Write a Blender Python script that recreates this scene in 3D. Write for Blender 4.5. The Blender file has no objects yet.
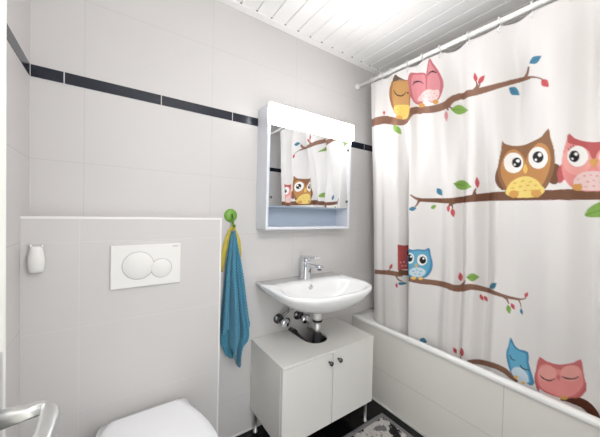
import bpy, bmesh, math, random
import numpy as np
from mathutils import Vector, Matrix
scene = bpy.context.scene
COL = scene.collection
R = math.radians

# ------------------------------------------------------------------ camera
cam_data = bpy.data.cameras.new('camera'); cam = bpy.data.objects.new('camera', cam_data); COL.objects.link(cam)
cam_data.sensor_fit = 'HORIZONTAL'; cam_data.sensor_width = 36
cam_data.lens = 271.119/600*36; cam_data.clip_start = .01
_r = Vector((0.8222479, -0.5686689, 0.0228911)); _u = Vector((-0.0084811, 0.0279736, 0.9995727)); _f = Vector((0.5690662, 0.8220907, -0.0181783))
cam.matrix_world = Matrix(((_r.x,_u.x,-_f.x,0),(_r.y,_u.y,-_f.y,0),(_r.z,_u.z,-_f.z,1.207),(0,0,0,1)))
scene.camera = cam

# ------------------------------------------------------------------ world, light, exposure
world = bpy.data.worlds.new('world'); scene.world = world; world.use_nodes = True
world.node_tree.nodes['Background'].inputs[0].default_value = (.95,.975,1,1)
world.node_tree.nodes['Background'].inputs[1].default_value = 2.0
LAMP_EMIT = 19.0          # mirror cabinet light
FILL_EMIT = 25.0          # added fill lamp, out of view
scene.view_settings.view_transform = 'Standard'; scene.view_settings.look = 'None'
scene.view_settings.gamma = 1; scene.view_settings.use_curve_mapping = False
scene.view_settings.exposure = 0.36

# ------------------------------------------------------------------ helpers
def lin(c):
    c = np.array(c, float)/255
    return tuple(np.where(c <= .04045, c/12.92, ((c+.055)/1.055)**2.4))
def principled(name):
    m = bpy.data.materials.new(name); m.use_nodes = True
    return m, m.node_tree, m.node_tree.nodes['Principled BSDF']
def mat(name, rgb, rough=.5, metal=0, coat=0, emit=0, spec=.5, noise=0, nscale=30, bump=0):
    m, t, b = principled(name); c = (*lin(rgb), 1)
    b.inputs['Base Color'].default_value = c; b.inputs['Roughness'].default_value = rough
    b.inputs['Metallic'].default_value = metal; b.inputs['Coat Weight'].default_value = coat
    b.inputs['Specular IOR Level'].default_value = spec
    if emit:
        b.inputs['Emission Color'].default_value = c; b.inputs['Emission Strength'].default_value = emit
    if noise or bump:
        tc = t.nodes.new('ShaderNodeTexCoord'); n = t.nodes.new('ShaderNodeTexNoise'); n.inputs['Scale'].default_value = nscale; n.inputs['Detail'].default_value = 6
        t.links.new(tc.outputs['Object'], n.inputs['Vector'])
        if noise:
            mx = t.nodes.new('ShaderNodeMix'); mx.data_type = 'RGBA'
            mx.inputs[6].default_value = (*[x*(1-noise) for x in c[:3]], 1); mx.inputs[7].default_value = (*[min(1, x*(1+noise)) for x in c[:3]], 1)
            t.links.new(n.outputs['Fac'], mx.inputs[0]); t.links.new(mx.outputs[2], b.inputs['Base Color'])
        if bump:
            bp = t.nodes.new('ShaderNodeBump'); bp.inputs['Strength'].default_value = bump; bp.inputs['Distance'].default_value = .002
            t.links.new(n.outputs['Fac'], bp.inputs['Height']); t.links.new(bp.outputs[0], b.inputs['Normal'])
    return m
def math_node(t, op, a, b=None, c=None):
    n = t.nodes.new('ShaderNodeMath'); n.operation = op
    for i, v in enumerate((a, b, c)):
        if v is None: continue
        if isinstance(v, (int, float)): n.inputs[i].default_value = v
        else: t.links.new(v, n.inputs[i])
    return n.outputs[0]
def tile_mat(name, rgb, grout, lines, width=.0024, rough=.45, step=None, wave=.03):
    """glazed tiles: joints on planes axis = offset + k*period, measured in the room"""
    m, t, b = principled(name)
    g = t.nodes.new('ShaderNodeNewGeometry'); s = t.nodes.new('ShaderNodeSeparateXYZ'); t.links.new(g.outputs['Position'], s.inputs[0])
    tot = None
    for ax, off, per in lines:
        v = s.outputs['XYZ'.index(ax)]
        if step and ax == 'Z': v = math_node(t, 'SUBTRACT', v, math_node(t, 'MULTIPLY', math_node(t, 'GREATER_THAN', v, step[0]), step[1]))
        d = math_node(t, 'PINGPONG', math_node(t, 'SUBTRACT', v, off), per/2)
        f = math_node(t, 'LESS_THAN', d, width/2)
        tot = f if tot is None else math_node(t, 'MAXIMUM', tot, f)
    n = t.nodes.new('ShaderNodeTexNoise'); n.inputs['Scale'].default_value = 2.5; t.links.new(g.outputs['Position'], n.inputs['Vector'])
    c = lin(rgb)
    m0 = t.nodes.new('ShaderNodeMix'); m0.data_type = 'RGBA'; m0.inputs[6].default_value = (*[x*(1-wave) for x in c], 1); m0.inputs[7].default_value = (*[min(1,x*(1+wave)) for x in c], 1)
    t.links.new(n.outputs['Fac'], m0.inputs[0])
    mx = t.nodes.new('ShaderNodeMix'); mx.data_type = 'RGBA'; t.links.new(m0.outputs[2], mx.inputs[6]); mx.inputs[7].default_value = (*lin(grout), 1)
    t.links.new(tot, mx.inputs[0]); t.links.new(mx.outputs[2], b.inputs['Base Color'])
    t.links.new(math_node(t, 'MULTIPLY_ADD', tot, .5, rough), b.inputs['Roughness'])
    b.inputs['Specular IOR Level'].default_value = .35
    bp = t.nodes.new('ShaderNodeBump'); bp.inputs['Strength'].default_value = .4; bp.inputs['Distance'].default_value = .001; bp.invert = True
    t.links.new(tot, bp.inputs['Height']); t.links.new(bp.outputs[0], b.inputs['Normal'])
    return m

class MB:
    """collects shapes in room coordinates, links them as one mesh object"""
    def __init__(s): s.v = []; s.f = []; s.sm = []
    def add(s, v, f, smooth=False):
        o = len(s.v); s.v += [tuple(p) for p in v]; s.f += [tuple(i+o for i in q) for q in f]; s.sm += [smooth]*len(f); return s
    def box(s, x0, x1, y0, y1, z0, z1):
        v = [(x,y,z) for z in (z0,z1) for y in (y0,y1) for x in (x0,x1)]
        return s.add(v, [(0,2,3,1),(4,5,7,6),(0,1,5,4),(2,6,7,3),(0,4,6,2),(1,3,7,5)])
    def rings(s, rings, cap0=True, cap1=True, smooth=True, closed=True):
        n = len(rings[0]); v = [p for r in rings for p in r]; f = []
        for k in range(len(rings)-1):
            for i in range(n if closed else n-1):
                j = (i+1) % n; f.append((k*n+i, k*n+j, (k+1)*n+j, (k+1)*n+i))
        if cap0: f.append(tuple(range(n-1,-1,-1)))
        if cap1: f.append(tuple(range((len(rings)-1)*n, len(rings)*n)))
        return s.add(v, f, smooth)
    def tube(s, path, rad, n=16, flat=1.0, up=None):
        path = [Vector(p) for p in path]; rad = list(rad) if hasattr(rad, '__len__') else [rad]*len(path); rings = []
        side = None
        for i, p in enumerate(path):
            tg = (path[min(i+1, len(path)-1)]-path[max(i-1, 0)]).normalized()
            if side is None:
                a = Vector(up) if up else (Vector((0,0,1)) if abs(tg.z) < .9 else Vector((1,0,0)))
                side = tg.cross(a).normalized()
            side = (side-tg*side.dot(tg)).normalized(); nn = side.cross(tg).normalized()
            rings.append([p+side*math.cos(q)*rad[i]+nn*math.sin(q)*rad[i]*flat for q in [2*math.pi*k/n for k in range(n)]])
        return s.rings(rings)
    def lathe(s, origin, axis, profile, n=32):
        """profile of (radius, distance along axis)"""
        o = Vector(origin); a = Vector(axis).normalized(); b = a.orthogonal().normalized(); c = a.cross(b)
        return s.rings([[o+a*h+(b*math.cos(2*math.pi*k/n)+c*math.sin(2*math.pi*k/n))*max(r,1e-4) for k in range(n)] for r, h in profile])
    def build(s, name, m, parent=None, bevel=0, sub=0, origin=None, solid=0):
        if parent is not None: o0 = Vector(parent.get('_base', parent.location))
        elif origin: o0 = Vector(origin)
        else:
            a = np.array(s.v); o0 = Vector(((a[:,0].min()+a[:,0].max())/2, (a[:,1].min()+a[:,1].max())/2, a[:,2].min()))
        me = bpy.data.meshes.new(name); me.from_pydata([tuple(Vector(p)-o0) for p in s.v], [], s.f)
        me.polygons.foreach_set('use_smooth', s.sm)
        bm = bmesh.new(); bm.from_mesh(me); bmesh.ops.recalc_face_normals(bm, faces=bm.faces); bm.to_mesh(me); bm.free()
        if m: me.materials.append(m)
        o = bpy.data.objects.new(name, me); COL.objects.link(o)
        if parent is not None: o.parent = parent; BASE[o.name] = o0
        else: o.location = o0
        if solid:
            md = o.modifiers.new('thickness', 'SOLIDIFY'); md.thickness = solid; md.offset = 0
        if bevel:
            md = o.modifiers.new('edges', 'BEVEL'); md.width = bevel; md.segments = 2; md.limit_method = 'ANGLE'; md.angle_limit = R(35)
            md.harden_normals = False
        if sub:
            md = o.modifiers.new('smooth', 'SUBSURF'); md.levels = sub; md.render_levels = sub
        return o
BASE = {}
def sub_of(part, mb, name, m, **k):
    """a sub-part: the part sits at its parent's origin, so share that base"""
    o = mb.build(name, m, None, origin=tuple(BASE[part.name]), **k); o.location = (0,0,0); o.parent = part; return o
def tag(o, label=None, cat=None, group=None, kind=None):
    if label: o['label'] = label
    if cat: o['category'] = cat
    if group: o['group'] = group
    if kind: o['kind'] = kind
    return o
def thing(name, loc, label, cat, group=None):
    o = bpy.data.objects.new(name, None); COL.objects.link(o); o.location = loc; o.empty_display_size = .05
    return tag(o, label, cat, group)
def box(*a): return MB().box(*a)
def struct(name, mb, m, **k): return tag(mb.build(name, m, **k), kind='structure')
def rrect(x0, x1, y0, y1, r, z, n=8):
    P = []
    for cx, cy, a in ((x1-r,y1-r,0),(x0+r,y1-r,90),(x0+r,y0+r,180),(x1-r,y0+r,270)):
        for k in range(n+1):
            q = R(a+90*k/n); P.append((cx+r*math.cos(q), cy+r*math.sin(q), z))
    return P

# ------------------------------------------------------------------ materials
GROUT = (202,199,197)
TILE = (212,209,207)
m_wall = tile_mat('glazed white wall tile', TILE, GROUT, [('X',-.094,.495),('Z',1.679,.294)], step=(1.7,.043))
m_side = tile_mat('glazed white side wall tile', TILE, GROUT, [('Y',1.367,.495),('Z',1.679,.294)], step=(1.7,.043))
m_ledge = tile_mat('glazed white ledge tile', TILE, (219,217,215), [('X',-.096,.515),('Z',1.087,.3105)])
m_apron = tile_mat('glazed white bath tile', (230,226,220), (205,201,195), [('Y',.45,1.9),('Z',.2145,.6)], width=.003)
m_black = mat('glossy black tile', (14,15,20), .12)
m_black2 = mat('navy black strip tile', (26,31,44), .22, noise=.25, nscale=8)
m_grout = mat('pale grout', (214,212,208), .8)
m_floor = tile_mat('black floor tile', (9,9,12), (24,24,26), [('X',.30,.33),('Y',.98,.33)], width=.003, rough=.12, wave=.2)
m_plank = mat('white lacquered ceiling board', (253,252,250), .35)
m_gap = mat('board gap grey', (176,174,168), .8)
m_ceramic = mat('white ceramic', (240,240,240), .12, coat=.4)
m_seat = mat('white gloss plastic', (244,244,246), .2)
m_plastic = mat('white plastic', (236,234,230), .35)
m_groove = mat('grey groove', (140,136,130), .6)
m_enamel = mat('white bath enamel', (240,239,236), .15, coat=.3)
m_lacq = mat('white cabinet board', (232,230,225), .38)
m_lacq_shade = mat('cabinet inside shade', (120,116,110), .6)  # grey darkened in place of shade, so the cut-out looks dark
m_mcab = mat('white mirror cabinet metal', (226,229,236), .3)
m_niche = mat('pale blue grey shelf', (176,190,206), .45)
m_mirror = mat('mirror glass', (244,246,248), .0, metal=1)
m_lampglow = mat('lit lamp cover', (250,252,255), .4, emit=LAMP_EMIT)
m_fillglow = mat('glowing fill lamp', (252,252,255), .4, emit=FILL_EMIT)
m_chrome = mat('chrome', (226,228,232), .08, metal=1)
m_darkchrome = mat('dark reflection chrome', (112,112,114), .15, metal=1)  # base colour darkened to stand in for reflections of the black floor
m_steel = mat('brushed steel', (226,226,225), .38, metal=1)
m_rubber = mat('black rubber', (20,20,22), .5)
m_door = mat('cream door paint', (238,238,230), .4)
m_rod = mat('white rod enamel', (240,239,236), .25)
m_green = mat('green plastic', (118,168,62), .35)
m_greend = mat('dark green plastic', (84,132,36), .4)
m_navy = mat('navy mark', (26,46,70), .5)
m_text = mat('grey print', (120,118,116), .6)

# ------------------------------------------------------------------ room
XL, XR, YB, YF, ZC = -.249, 2.125, 1.367, -.233, 2.257
struct('floor', box(XL-.1, XR+.1, YF-.1, YB+.1, -.08, 0), m_floor)
struct('floor_hall_bounce', box(XL-.6, XR+.1, YF-2.2, YF-.1005, -.08, 0), mat('pale hall bounce floor', (240,236,230), .5))  # unseen hall floor, made pale to bounce world light up onto the ceiling
struct('wall_back', box(XL-.1, XR+.1, YB, YB+.1, 0, ZC+.08), m_wall)
struct('wall_left', box(XL-.1, XL, YF-.1, YB, 0, ZC+.08), m_side)
struct('wall_right', box(XR, XR+.1, YF-.1, YB, 0, ZC+.08), m_side)
DX0, DX1, DZ = -.165, .66, 2.02
fw = MB().box(XL, DX0, YF-.1, YF, 0, ZC+.08).box(DX1, XR, YF-.1, YF, 0, ZC+.08).box(DX0, DX1, YF-.1, YF, DZ, ZC+.08)
struct('wall_front', fw, m_wall)
# boarded ceiling
cl = MB()
x = .523-.0868*9
while x < XR:
    a, b_ = max(x+.0017, XL), min(x+.0868-.0017, XR)
    if b_ > a:
        cl.add([(p[0], y, p[1]) for y in (YF, YB) for p in ((a,ZC+.012),(a,ZC+.002),(a+.003,ZC),(b_-.003,ZC),(b_,ZC+.002),(b_,ZC+.012))],
               [(i, (i+1) % 6, 6+(i+1) % 6, 6+i) for i in range(6)]+[(5,4,3,2,1,0),(6,7,8,9,10,11)])
    x += .0868
struct('ceiling', cl, m_plank)
struct('ceiling_backing', box(XL-.1, XR+.1, YF-.1, YB+.1, ZC+.0125, ZC+.08), m_gap)
tr = MB().box(XL, XR, YB-.046, YB, ZC-.006, ZC)
struct('trim_1', tr, m_plank, bevel=.002)
slots = MB(); x = .523-.0868*2
while x < XR-.05:
    slots.box(x-.005, x+.005, YB-.052, YB-.0465, ZC-.0022, ZC+.003); x += .0868
struct('trim_2', slots, mat('clip grey', (150,146,140), .6))
# dark tile bands (one piece per tile, pale joints between)
def band(name, axis, fixed, a0, a1, first, z0=1.679, z1=1.722, per=.3305):
    mb = MB(); k = first
    while k > a0: k -= per
    while k < a1:
        p, q = max(k+.0018, a0+.003), min(k+per-.0018, a1-.003)
        if q > p:
            if axis == 'y': mb.box(p, q, fixed-.0012, fixed, z0, z1)
            elif axis == 'yf': mb.box(p, q, fixed, fixed+.0012, z0, z1)
            else: mb.box(fixed, fixed+.0012, p, q, z0, z1)
        k += per
    struct(name, mb, m_black2)
band('trim_3', 'y', YB, XL, XR, .176)
band('trim_4', 'x', XL, YF, YB, 1.05)
band('trim_5', 'yf', YF, DX1+.08, XR, .8)
# boxed-in cistern wall behind the toilet
BX1, BY, BZ = .4215, 1.256, 1.177
struct('wall_ledge', box(XL, BX1, BY, YB, 0, BZ), m_ledge)
lt = MB().box(XL, BX1+.001, BY-.001, BY+.006, BZ-.0075, BZ+.001).box(BX1-.006, BX1+.001, BY-.001, BY+.006, 0, BZ-.0075)
struct('trim_6', lt, mat('white edge profile', (240,239,237), .3))
struct('trim_7', box(1.414, 1.4225, YF, YB, 0, .007), m_grout)
struct('trim_8', box(BX1, 1.4, YB-.006, YB, 0, .007), m_grout)
# door frame of the open doorway
df = MB().box(DX0-.06, DX0+.012, YF-.11, YF+.012, 0, DZ+.06).box(DX1-.012, DX1+.06, YF-.11, YF+.012, 0, DZ+.06).box(DX0+.012, DX1-.012, YF-.11, YF+.012, DZ-.012, DZ+.06)
struct('trim_9', df, m_door, bevel=.003)
# opened door leaf with its lever
LX = -.1175
dr = struct('door_1', box(LX-.04, LX, YF+.02, .526, .008, 2.0), m_door, bevel=.002)
BASE[dr.name] = dr.location.copy(); dr['_base'] = tuple(dr.location)
pl = MB().rings([[(LX+x_, y, z) for y, z in [(.458,.80),(.497,.80),(.497,1.022),(.458,1.022)]] for x_ in (0,.004)], smooth=False)
hp = pl.build('door_plate', m_steel, dr, bevel=.0015)
# lever: square-section neck out of the plate, mitred grip running back towards the doorway
def sq(c, a, b, ha, hb):
    c, a, b = Vector(c), Vector(a), Vector(b); P = []
    for i in range(24):
        q = 2*math.pi*i/24; ca, sa = math.cos(q), math.sin(q)
        P.append(c+a*ha*math.copysign(abs(ca)**.55, ca)+b*hb*math.copysign(abs(sa)**.55, sa))
    return P
lv = MB()
lv.rings([sq((LX+.004,.483,.941),(0,1,0),(0,0,1),.010,.0105), sq((LX+.03,.483,.942),(0,1,0),(0,0,1),.009,.008), sq((LX+.043,.483,.9425),(0,1,0),(0,0,1),.009,.007),
          sq((LX+.052,.476,.941),(.7,-.7,0),(0,0,1),.0135,.0085), sq((LX+.0545,.455,.937),(1,0,0),(0,0,1),.0105,.012),
          sq((LX+.052,.40,.930),(1,0,0),(0,0,1),.010,.015), sq((LX+.048,.365,.925),(1,0,0),(0,0,1),.0095,.0155), sq((LX+.046,.358,.925),(1,0,0),(0,0,1),.006,.011)])
lv.build('door_handle', m_steel, dr)

# ------------------------------------------------------------------ bathtub
tub = thing('bathtub', (1.77,.567,0), 'white enamel bathtub with tiled front panel behind the owl curtain', 'bathtub')
TX0, TX1, TY0, TY1 = 1.416, XR-.002, YF+.002, YB-.001
rg = [rrect(TX0+.001,TX1,TY0,TY1,.004,.473), rrect(TX0,TX1,TY0,TY1,.004,.477), rrect(TX0,TX1,TY0,TY1,.004,.490), rrect(TX0+.005,TX1-.001,TY0+.001,TY1-.001,.006,.496),
      rrect(1.447,2.055,-.15,1.285,.15,.496), rrect(1.456,2.046,-.141,1.276,.145,.491), rrect(1.461,2.04,-.135,1.268,.14,.475),
      rrect(1.476,2.02,-.09,1.20,.14,.30), rrect(1.50,1.995,-.03,1.12,.14,.14), rrect(1.56,1.94,.05,1.04,.12,.10), rrect(1.70,1.80,.4,.7,.04,.095)]
MB().rings(rg, cap0=False).build('tub', m_enamel, tub)
box(1.4235, 1.44, TY0, TY1, 0.002, .473).build('apron_panel', m_apron, tub)

# ------------------------------------------------------------------ wash basin
CX = .935
sink = thing('washbasin', (CX,YB,.68), 'white ceramic washbasin mounted on the wall under the mirror cabinet', 'sink')
def outline(hw, y0, ym, z, n=2.5, yb=YB-.001, hb=None, N=40):
    """straight back on the wall, rounded superellipse front"""
    P = []; hb = hb or hw
    for k in range(N+1):
        q = math.pi*k/N; c, s_ = math.cos(q), math.sin(q)
        P.append((CX+hw*math.copysign(abs(c)**(2/n), c), ym-(ym-y0)*abs(s_)**(2/n), z))
    # P runs right -> front -> left; close along the wall
    L = [(CX-hw+(hw-hb)*t, ym+(yb-ym)*t, z) for t in (.33,.66)]+[(CX-hb+.002, yb, z)]
    B = [(CX-hb+2*hb*t, yb, z) for t in (.2,.4,.6,.8)]
    Rr = [(CX+hb-.002, yb, z)]+[(CX+hw-(hw-hb)*t, ym+(yb-ym)*t, z) for t in (.66,.33)]
    return P+L+B+Rr
def bowl(hx, y0, y1, z, n=2.6):
    """same vertex count as outline(), an oval loop"""
    o = outline(.283,.922,1.12,0); cy = (y0+y1)/2; P = []
    for p in o:
        a = math.atan2((p[1]-1.14)/.22, (p[0]-CX)/.283); c, s_ = math.cos(a), math.sin(a)
        P.append((CX+hx*math.copysign(abs(c)**(2/n), c), cy+(y1-y0)/2*math.copysign(abs(s_)**(2/n), s_), z))
    return P
rg = [outline(.05,1.10,1.15,.690,2,1.25,.05), outline(.08,1.06,1.15,.700,2,1.32), outline(.15,1.015,1.14,.712,2.2,hb=.12), outline(.215,.965,1.13,.740,2.3,hb=.20), outline(.262,.932,1.12,.777,2.4,hb=.255), outline(.281,.921,1.12,.802,2.5,hb=.277),
      outline(.285,.919,1.12,.815,2.5,hb=.282), outline(.282,.922,1.12,.8215,2.5,hb=.281), outline(.276,.928,1.12,.823,2.5,hb=.276),
      bowl(.258,.944,1.238,.822), bowl(.248,.955,1.228,.816), bowl(.232,.972,1.216,.80), bowl(.20,1.00,1.205,.765), bowl(.14,1.04,1.185,.73), bowl(.05,1.09,1.15,.716), bowl(.022,1.10,1.14,.714)]
sk = MB().rings(rg).build('basin', m_ceramic, sink)
MB().lathe((CX-.015,1.2115,.795), (0,-1,.25), [(.010,-.003),(.0145,-.003),(.0145,.003),(.010,.004)]).build('overflow_ring', m_chrome, sink)
MB().lathe((CX-.015,1.2115,.795), (0,-1,.25), [(.001,-.004),(.0105,-.004),(.0105,.001),(.001,.001)]).build('overflow_hole', m_rubber, sink)
MB().lathe((CX,1.12,.7145), (0,0,1), [(.024,0),(.024,.002),(.018,.003),(.001,.003)]).build('drain', m_chrome, sink)
# mixer tap
tap = thing('basin_tap', (.945,1.29,.8225), 'chrome single lever mixer tap on the washbasin', 'tap')
MB().rings([rrect(.945-.031,.945+.031,1.29-.029,1.29+.029,.02,.8225), rrect(.945-.030,.945+.030,1.29-.028,1.29+.028,.019,.829), rrect(.945-.027,.945+.027,1.29-.025,1.29+.025,.016,.834), rrect(.945-.026,.945+.026,1.29-.025,1.29+.025,.015,.90), rrect(.945-.026,.945+.026,1.29-.025,1.29+.025,.015,.928)]).build('body', m_chrome, tap)
sp = []
for y, z, h, w in ((1.285,.905,.015,.021),(1.25,.908,.0135,.021),(1.20,.912,.011,.020),(1.155,.914,.009,.019),(1.147,.914,.006,.014)):
    sp.append([(.945+w*math.copysign(abs(math.cos(q))**.6, math.cos(q)), y, z+h*math.copysign(abs(math.sin(q))**.6, math.sin(q))) for q in [2*math.pi*k/24 for k in range(24)]])
MB().rings(sp).build('spout', m_chrome, tap)
MB().lathe((.945,1.165,.905), (0,0,-1), [(.011,0),(.011,.009),(.008,.009)]).build('aerator', m_darkchrome, tap)
hd = MB().rings([rrect(.945-.020,.945+.020,1.29-.020,1.29+.020,.014,.928), rrect(.945-.020,.945+.020,1.29-.020,1.29+.020,.013,.945)])
lvr = []
for y, z, h, w in ((1.316,.952,.006,.023),(1.29,.953,.008,.025),(1.25,.955,.006,.023),(1.19,.960,.004,.019),(1.178,.961,.002,.014)):
    lvr.append([(.945+w*math.copysign(abs(math.cos(q))**.6, math.cos(q)), y, z+h*math.copysign(abs(math.sin(q))**.6, math.sin(q))) for q in [2*math.pi*k/24 for k in range(24)]])
hd.rings(lvr).build('lever', m_chrome, tap)
# drain trap under the basin
DXc, DYc = .951, 1.18
trap = thing('drain_trap', (DXc,DYc,.45), 'white and chrome drain pipe running from the basin into the cabinet cut-out', 'pipe')
MB().lathe((DXc,DYc,0), (0,0,1), [(.001,.6885),(.046,.6885),(.045,.682),(.040,.672),(.030,.662),(.001,.662)]).build('waste_cup', m_ceramic, trap)
MB().lathe((DXc,DYc,0), (0,0,1), [(.001,.664),(.024,.664),(.024,.612),(.001,.612)]).build('tailpipe', m_plastic, trap)
MB().lathe((DXc,DYc,0), (0,0,1), [(.001,.616),(.027,.616),(.027,.606),(.001,.606)]).build('seal', m_rubber, trap)
MB().lathe((DXc,DYc,0), (0,0,1), [(.001,.607),(.021,.607),(.019,.53),(.001,.53)]).build('dip_pipe', m_steel, trap)
MB().lathe((DXc,DYc,0), (0,0,1), [(.001,.54),(.024,.54),(.027,.53),(.027,.495),(.033,.485),(.033,.40),(.028,.388),(.001,.388)]).build('bottle', m_rubber, trap)
OX = .893
MB().tube([(DXc-.026,DYc-.004,.462),(OX+.02,DYc-.012,.470),(OX+.006,DYc-.004,.476),(OX,DYc+.02,.482),(OX,DYc+.10,.494),(OX,DYc+.130,.498),(OX,DYc+.135,.499),(OX,DYc+.155,.502),(OX,DYc+.16,.502),(OX,YB-.002,.504)], [.014,.015,.0155,.016,.016,.016,.021,.021,.016,.016]).build('outlet_pipe', m_darkchrome, trap)
def angle_valve(x, z, label, hose_to):
    v = thing('angle_valve', (x,YB,z), label, 'valve', 'chrome angle valves under the washbasin')
    MB().lathe((x,YB,z), (0,-1,0), [(.03,.001),(.029,.006),(.02,.012),(.013,.014),(.013,.05),(.016,.052),(.016,.066),(.001,.068)]).build('valve_body', m_darkchrome, v)
    MB().lathe((x,YB-.066,z), (0,-1,-.0), [(.012,0),(.024,.004),(.026,.014),(.024,.024),(.014,.028),(.001,.029)]).build('turn_knob', m_chrome, v)
    MB().lathe((x+.012,YB-.045,z-.0), (1,0,-.25), [(.012,0),(.012,.02),(.017,.022),(.017,.034),(.001,.035)]).build('compression_nut', m_darkchrome, v)
    MB().tube([(x+.002,YB-.045,z+.01),(x+.004,YB-.046,z+.035),((x+hose_to[0])/2+.01,YB-.05,(z+hose_to[1])/2),(hose_to[0],YB-.055,hose_to[1])], .007, 10).build('supply_hose', m_darkchrome, v)
angle_valve(.805, .588, 'chrome angle valve at the wall left of the drain pipe', (.86,.688))
angle_valve(.945, .583, 'chrome angle valve at the wall close behind the drain pipe', (.965,.684))

# ------------------------------------------------------------------ vanity cabinet
CL, CR, CF, CZ = .636, 1.252, 1.028, .508
cab = thing('vanity_cabinet', ((CL+CR)/2,1.2,0), 'low white two-door cabinet standing on thin legs under the washbasin', 'cabinet')
N0, N1 = .872, 1.024
top = [(CL,CF),(CR,CF),(CR,YB-.003),(N1,YB-.003),(N1,1.205)]
nx, nr = (N0+N1)/2, (N1-N0)/2
top += [(nx+nr*math.cos(R(a)), 1.205+nr*1.02*math.sin(R(a))) for a in range(-10,-180,-10)]
top += [(N0,1.205),(N0,YB-.003),(CL,YB-.003)]
MB().rings([[(p[0],p[1],z) for p in top] for z in (CZ-.013,CZ)], smooth=False).build('top_panel', m_lacq, cab, bevel=.0012)
for x0, x1 in ((CL+.001,CL+.017),(CR-.017,CR-.001)): box(x0,x1,CF+.02,YB-.004,.125,CZ-.0135).build('side_panel', m_lacq, cab, bevel=.001)
box(CL+.0175,CR-.0175,CF+.02,YB-.03,.125,.141).build('bottom_panel', m_lacq, cab)
box(CL+.0175,CR-.0175,YB-.032,YB-.029,.1415,.40).build('back_panel', m_lacq_shade, cab)
SPL = .941
for x0, x1, kx in ((CL+.002,SPL-.002,SPL-.028),(SPL+.002,CR-.002,SPL+.034)):
    d = box(x0,x1,CF+.002,CF+.018,.128,CZ-.015).build('door', m_lacq, cab, bevel=.001)
    kb = MB().lathe((kx,CF+.002,.455), (0,-1,0), [(.005,0),(.005,.012),(.010,.014),(.0115,.020),(.010,.026),(.001,.027)])
    sub_of(d, kb, 'knob', m_darkchrome)
for x, y in ((CL+.022,CF+.032),(CR-.022,CF+.032),(CL+.022,YB-.03),(CR-.022,YB-.03)):
    MB().lathe((x,y,0), (0,0,1), [(.013,0),(.013,.004),(.0095,.006),(.0095,.12),(.016,.121),(.016,.1248),(.001,.1249)]).build('leg', m_steel, cab)

# ------------------------------------------------------------------ mirror cabinet
ML, MR, MF, MZ0, MZ1 = .651, 1.250, 1.250, 1.119, 1.768
mc = thing('mirror_cabinet', ((ML+MR)/2,YB,MZ0), 'white mirror cabinet with lit lamp strip hanging on the tiled wall', 'mirror cabinet')
for x0, x1 in ((ML,ML+.015),(MR-.015,MR)): box(x0,x1,MF,YB-.001,MZ0,MZ1).build('side_panel', m_mcab, mc, bevel=.0015)
box(ML+.0155,MR-.0155,MF,YB-.002,MZ0,MZ0+.014).build('bottom_panel', m_mcab, mc, bevel=.001)
box(ML+.0155,MR-.0155,MF+.001,YB-.002,MZ1-.015,MZ1).build('top_panel', m_mcab, mc)
box(ML+.0155,MR-.0155,YB-.008,YB-.002,MZ0+.0145,MZ1-.0155).build('back_panel', m_niche, mc)
box(ML+.0155,MR-.0155,MF+.008,YB-.0085,1.240,1.248).build('shelf', m_niche, mc)
mr = box(ML+.0165,MR-.0165,MF+.001,MF+.0055,1.247,1.683).build('mirror', m_mirror, mc)
for x, z in ((ML+.026,1.29),(MR-.026,1.29),(MR-.026,1.615)):
    sub_of(mr, MB().lathe((x,MF+.001,z), (0,-1,0), [(.008,0),(.008,.003),(.004,.005),(.001,.005)]), 'clip', m_darkchrome)
lp = [rrect(ML+.002,MR+.0,1.219,MF-.0005,.012,z) for z in (1.679,1.764)]
lpb = MB().rings([rrect(ML+.006,MR-.004,1.223,MF-.001,.010,1.676),lp[0],lp[1],rrect(ML+.006,MR-.004,1.223,MF-.001,.010,1.767)])
lpb.build('lamp_cover', m_lampglow, mc)
box(ML+.001,MR,1.232,MF-.0005,1.7675,1.7715).build('lamp_shield', m_mcab, mc, bevel=.001)  # added half cover, keeps the lamp's light off the wall behind

# ------------------------------------------------------------------ toilet
tw = thing('toilet', (.118,BY,.06), 'white wall-hung toilet with closed lid below the flush plate', 'toilet')
TXc = .118
def tring(hb, hm, yb, ym, y0, z, n=2.2, N=36):
    """back edge half width hb at yb, widest hm at ym, rounded front at y0"""
    P = []
    for k in range(N+1):
        q = math.pi*k/N; c, s_ = math.cos(q), math.sin(q)
        P.append((TXc+hm*math.copysign(abs(c)**(2/n), c), ym-(ym-y0)*abs(s_)**(2/n), z))
    def e(t): return hm-(hm-hb)*t**1.7
    L = [(TXc-e(t), ym+(yb-ym)*t, z) for t in (.25,.5,.7,.85,.95)]+[(TXc-hb+.006,yb,z)]
    B = [(TXc-hb+2*hb*t, yb, z) for t in (.1,.3,.5,.7,.9)]
    return P+L+B+[(2*TXc-p[0],p[1],p[2]) for p in L[::-1]]
by = BY-.001
MB().rings([tring(.09,.08,by,1.12,.98,.075), tring(.11,.10,by,1.10,.90,.09), tring(.135,.14,by,1.05,.80,.17), tring(.15,.17,by,1.0,.745,.27), tring(.155,.178,by,.97,.725,.35), tring(.157,.18,by,.965,.722,.375), tring(.154,.177,by-.002,.965,.725,.384)]).build('bowl', m_ceramic, tw)
MB().rings([tring(.128,.183,1.213,.955,.715,.3845), tring(.13,.186,1.215,.955,.712,.388), tring(.13,.186,1.215,.955,.712,.397), tring(.127,.183,1.213,.955,.715,.400)]).build('seat', m_seat, tw)
MB().rings([tring(.120,.194,1.21,.955,.712,.4005), tring(.122,.197,1.212,.955,.709,.404), tring(.122,.197,1.212,.955,.709,.412), tring(.119,.194,1.210,.955,.712,.416), tring(.105,.165,1.195,.955,.735,.4195), tring(.05,.08,1.10,.955,.85,.421)]).build('lid', m_seat, tw)
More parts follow.
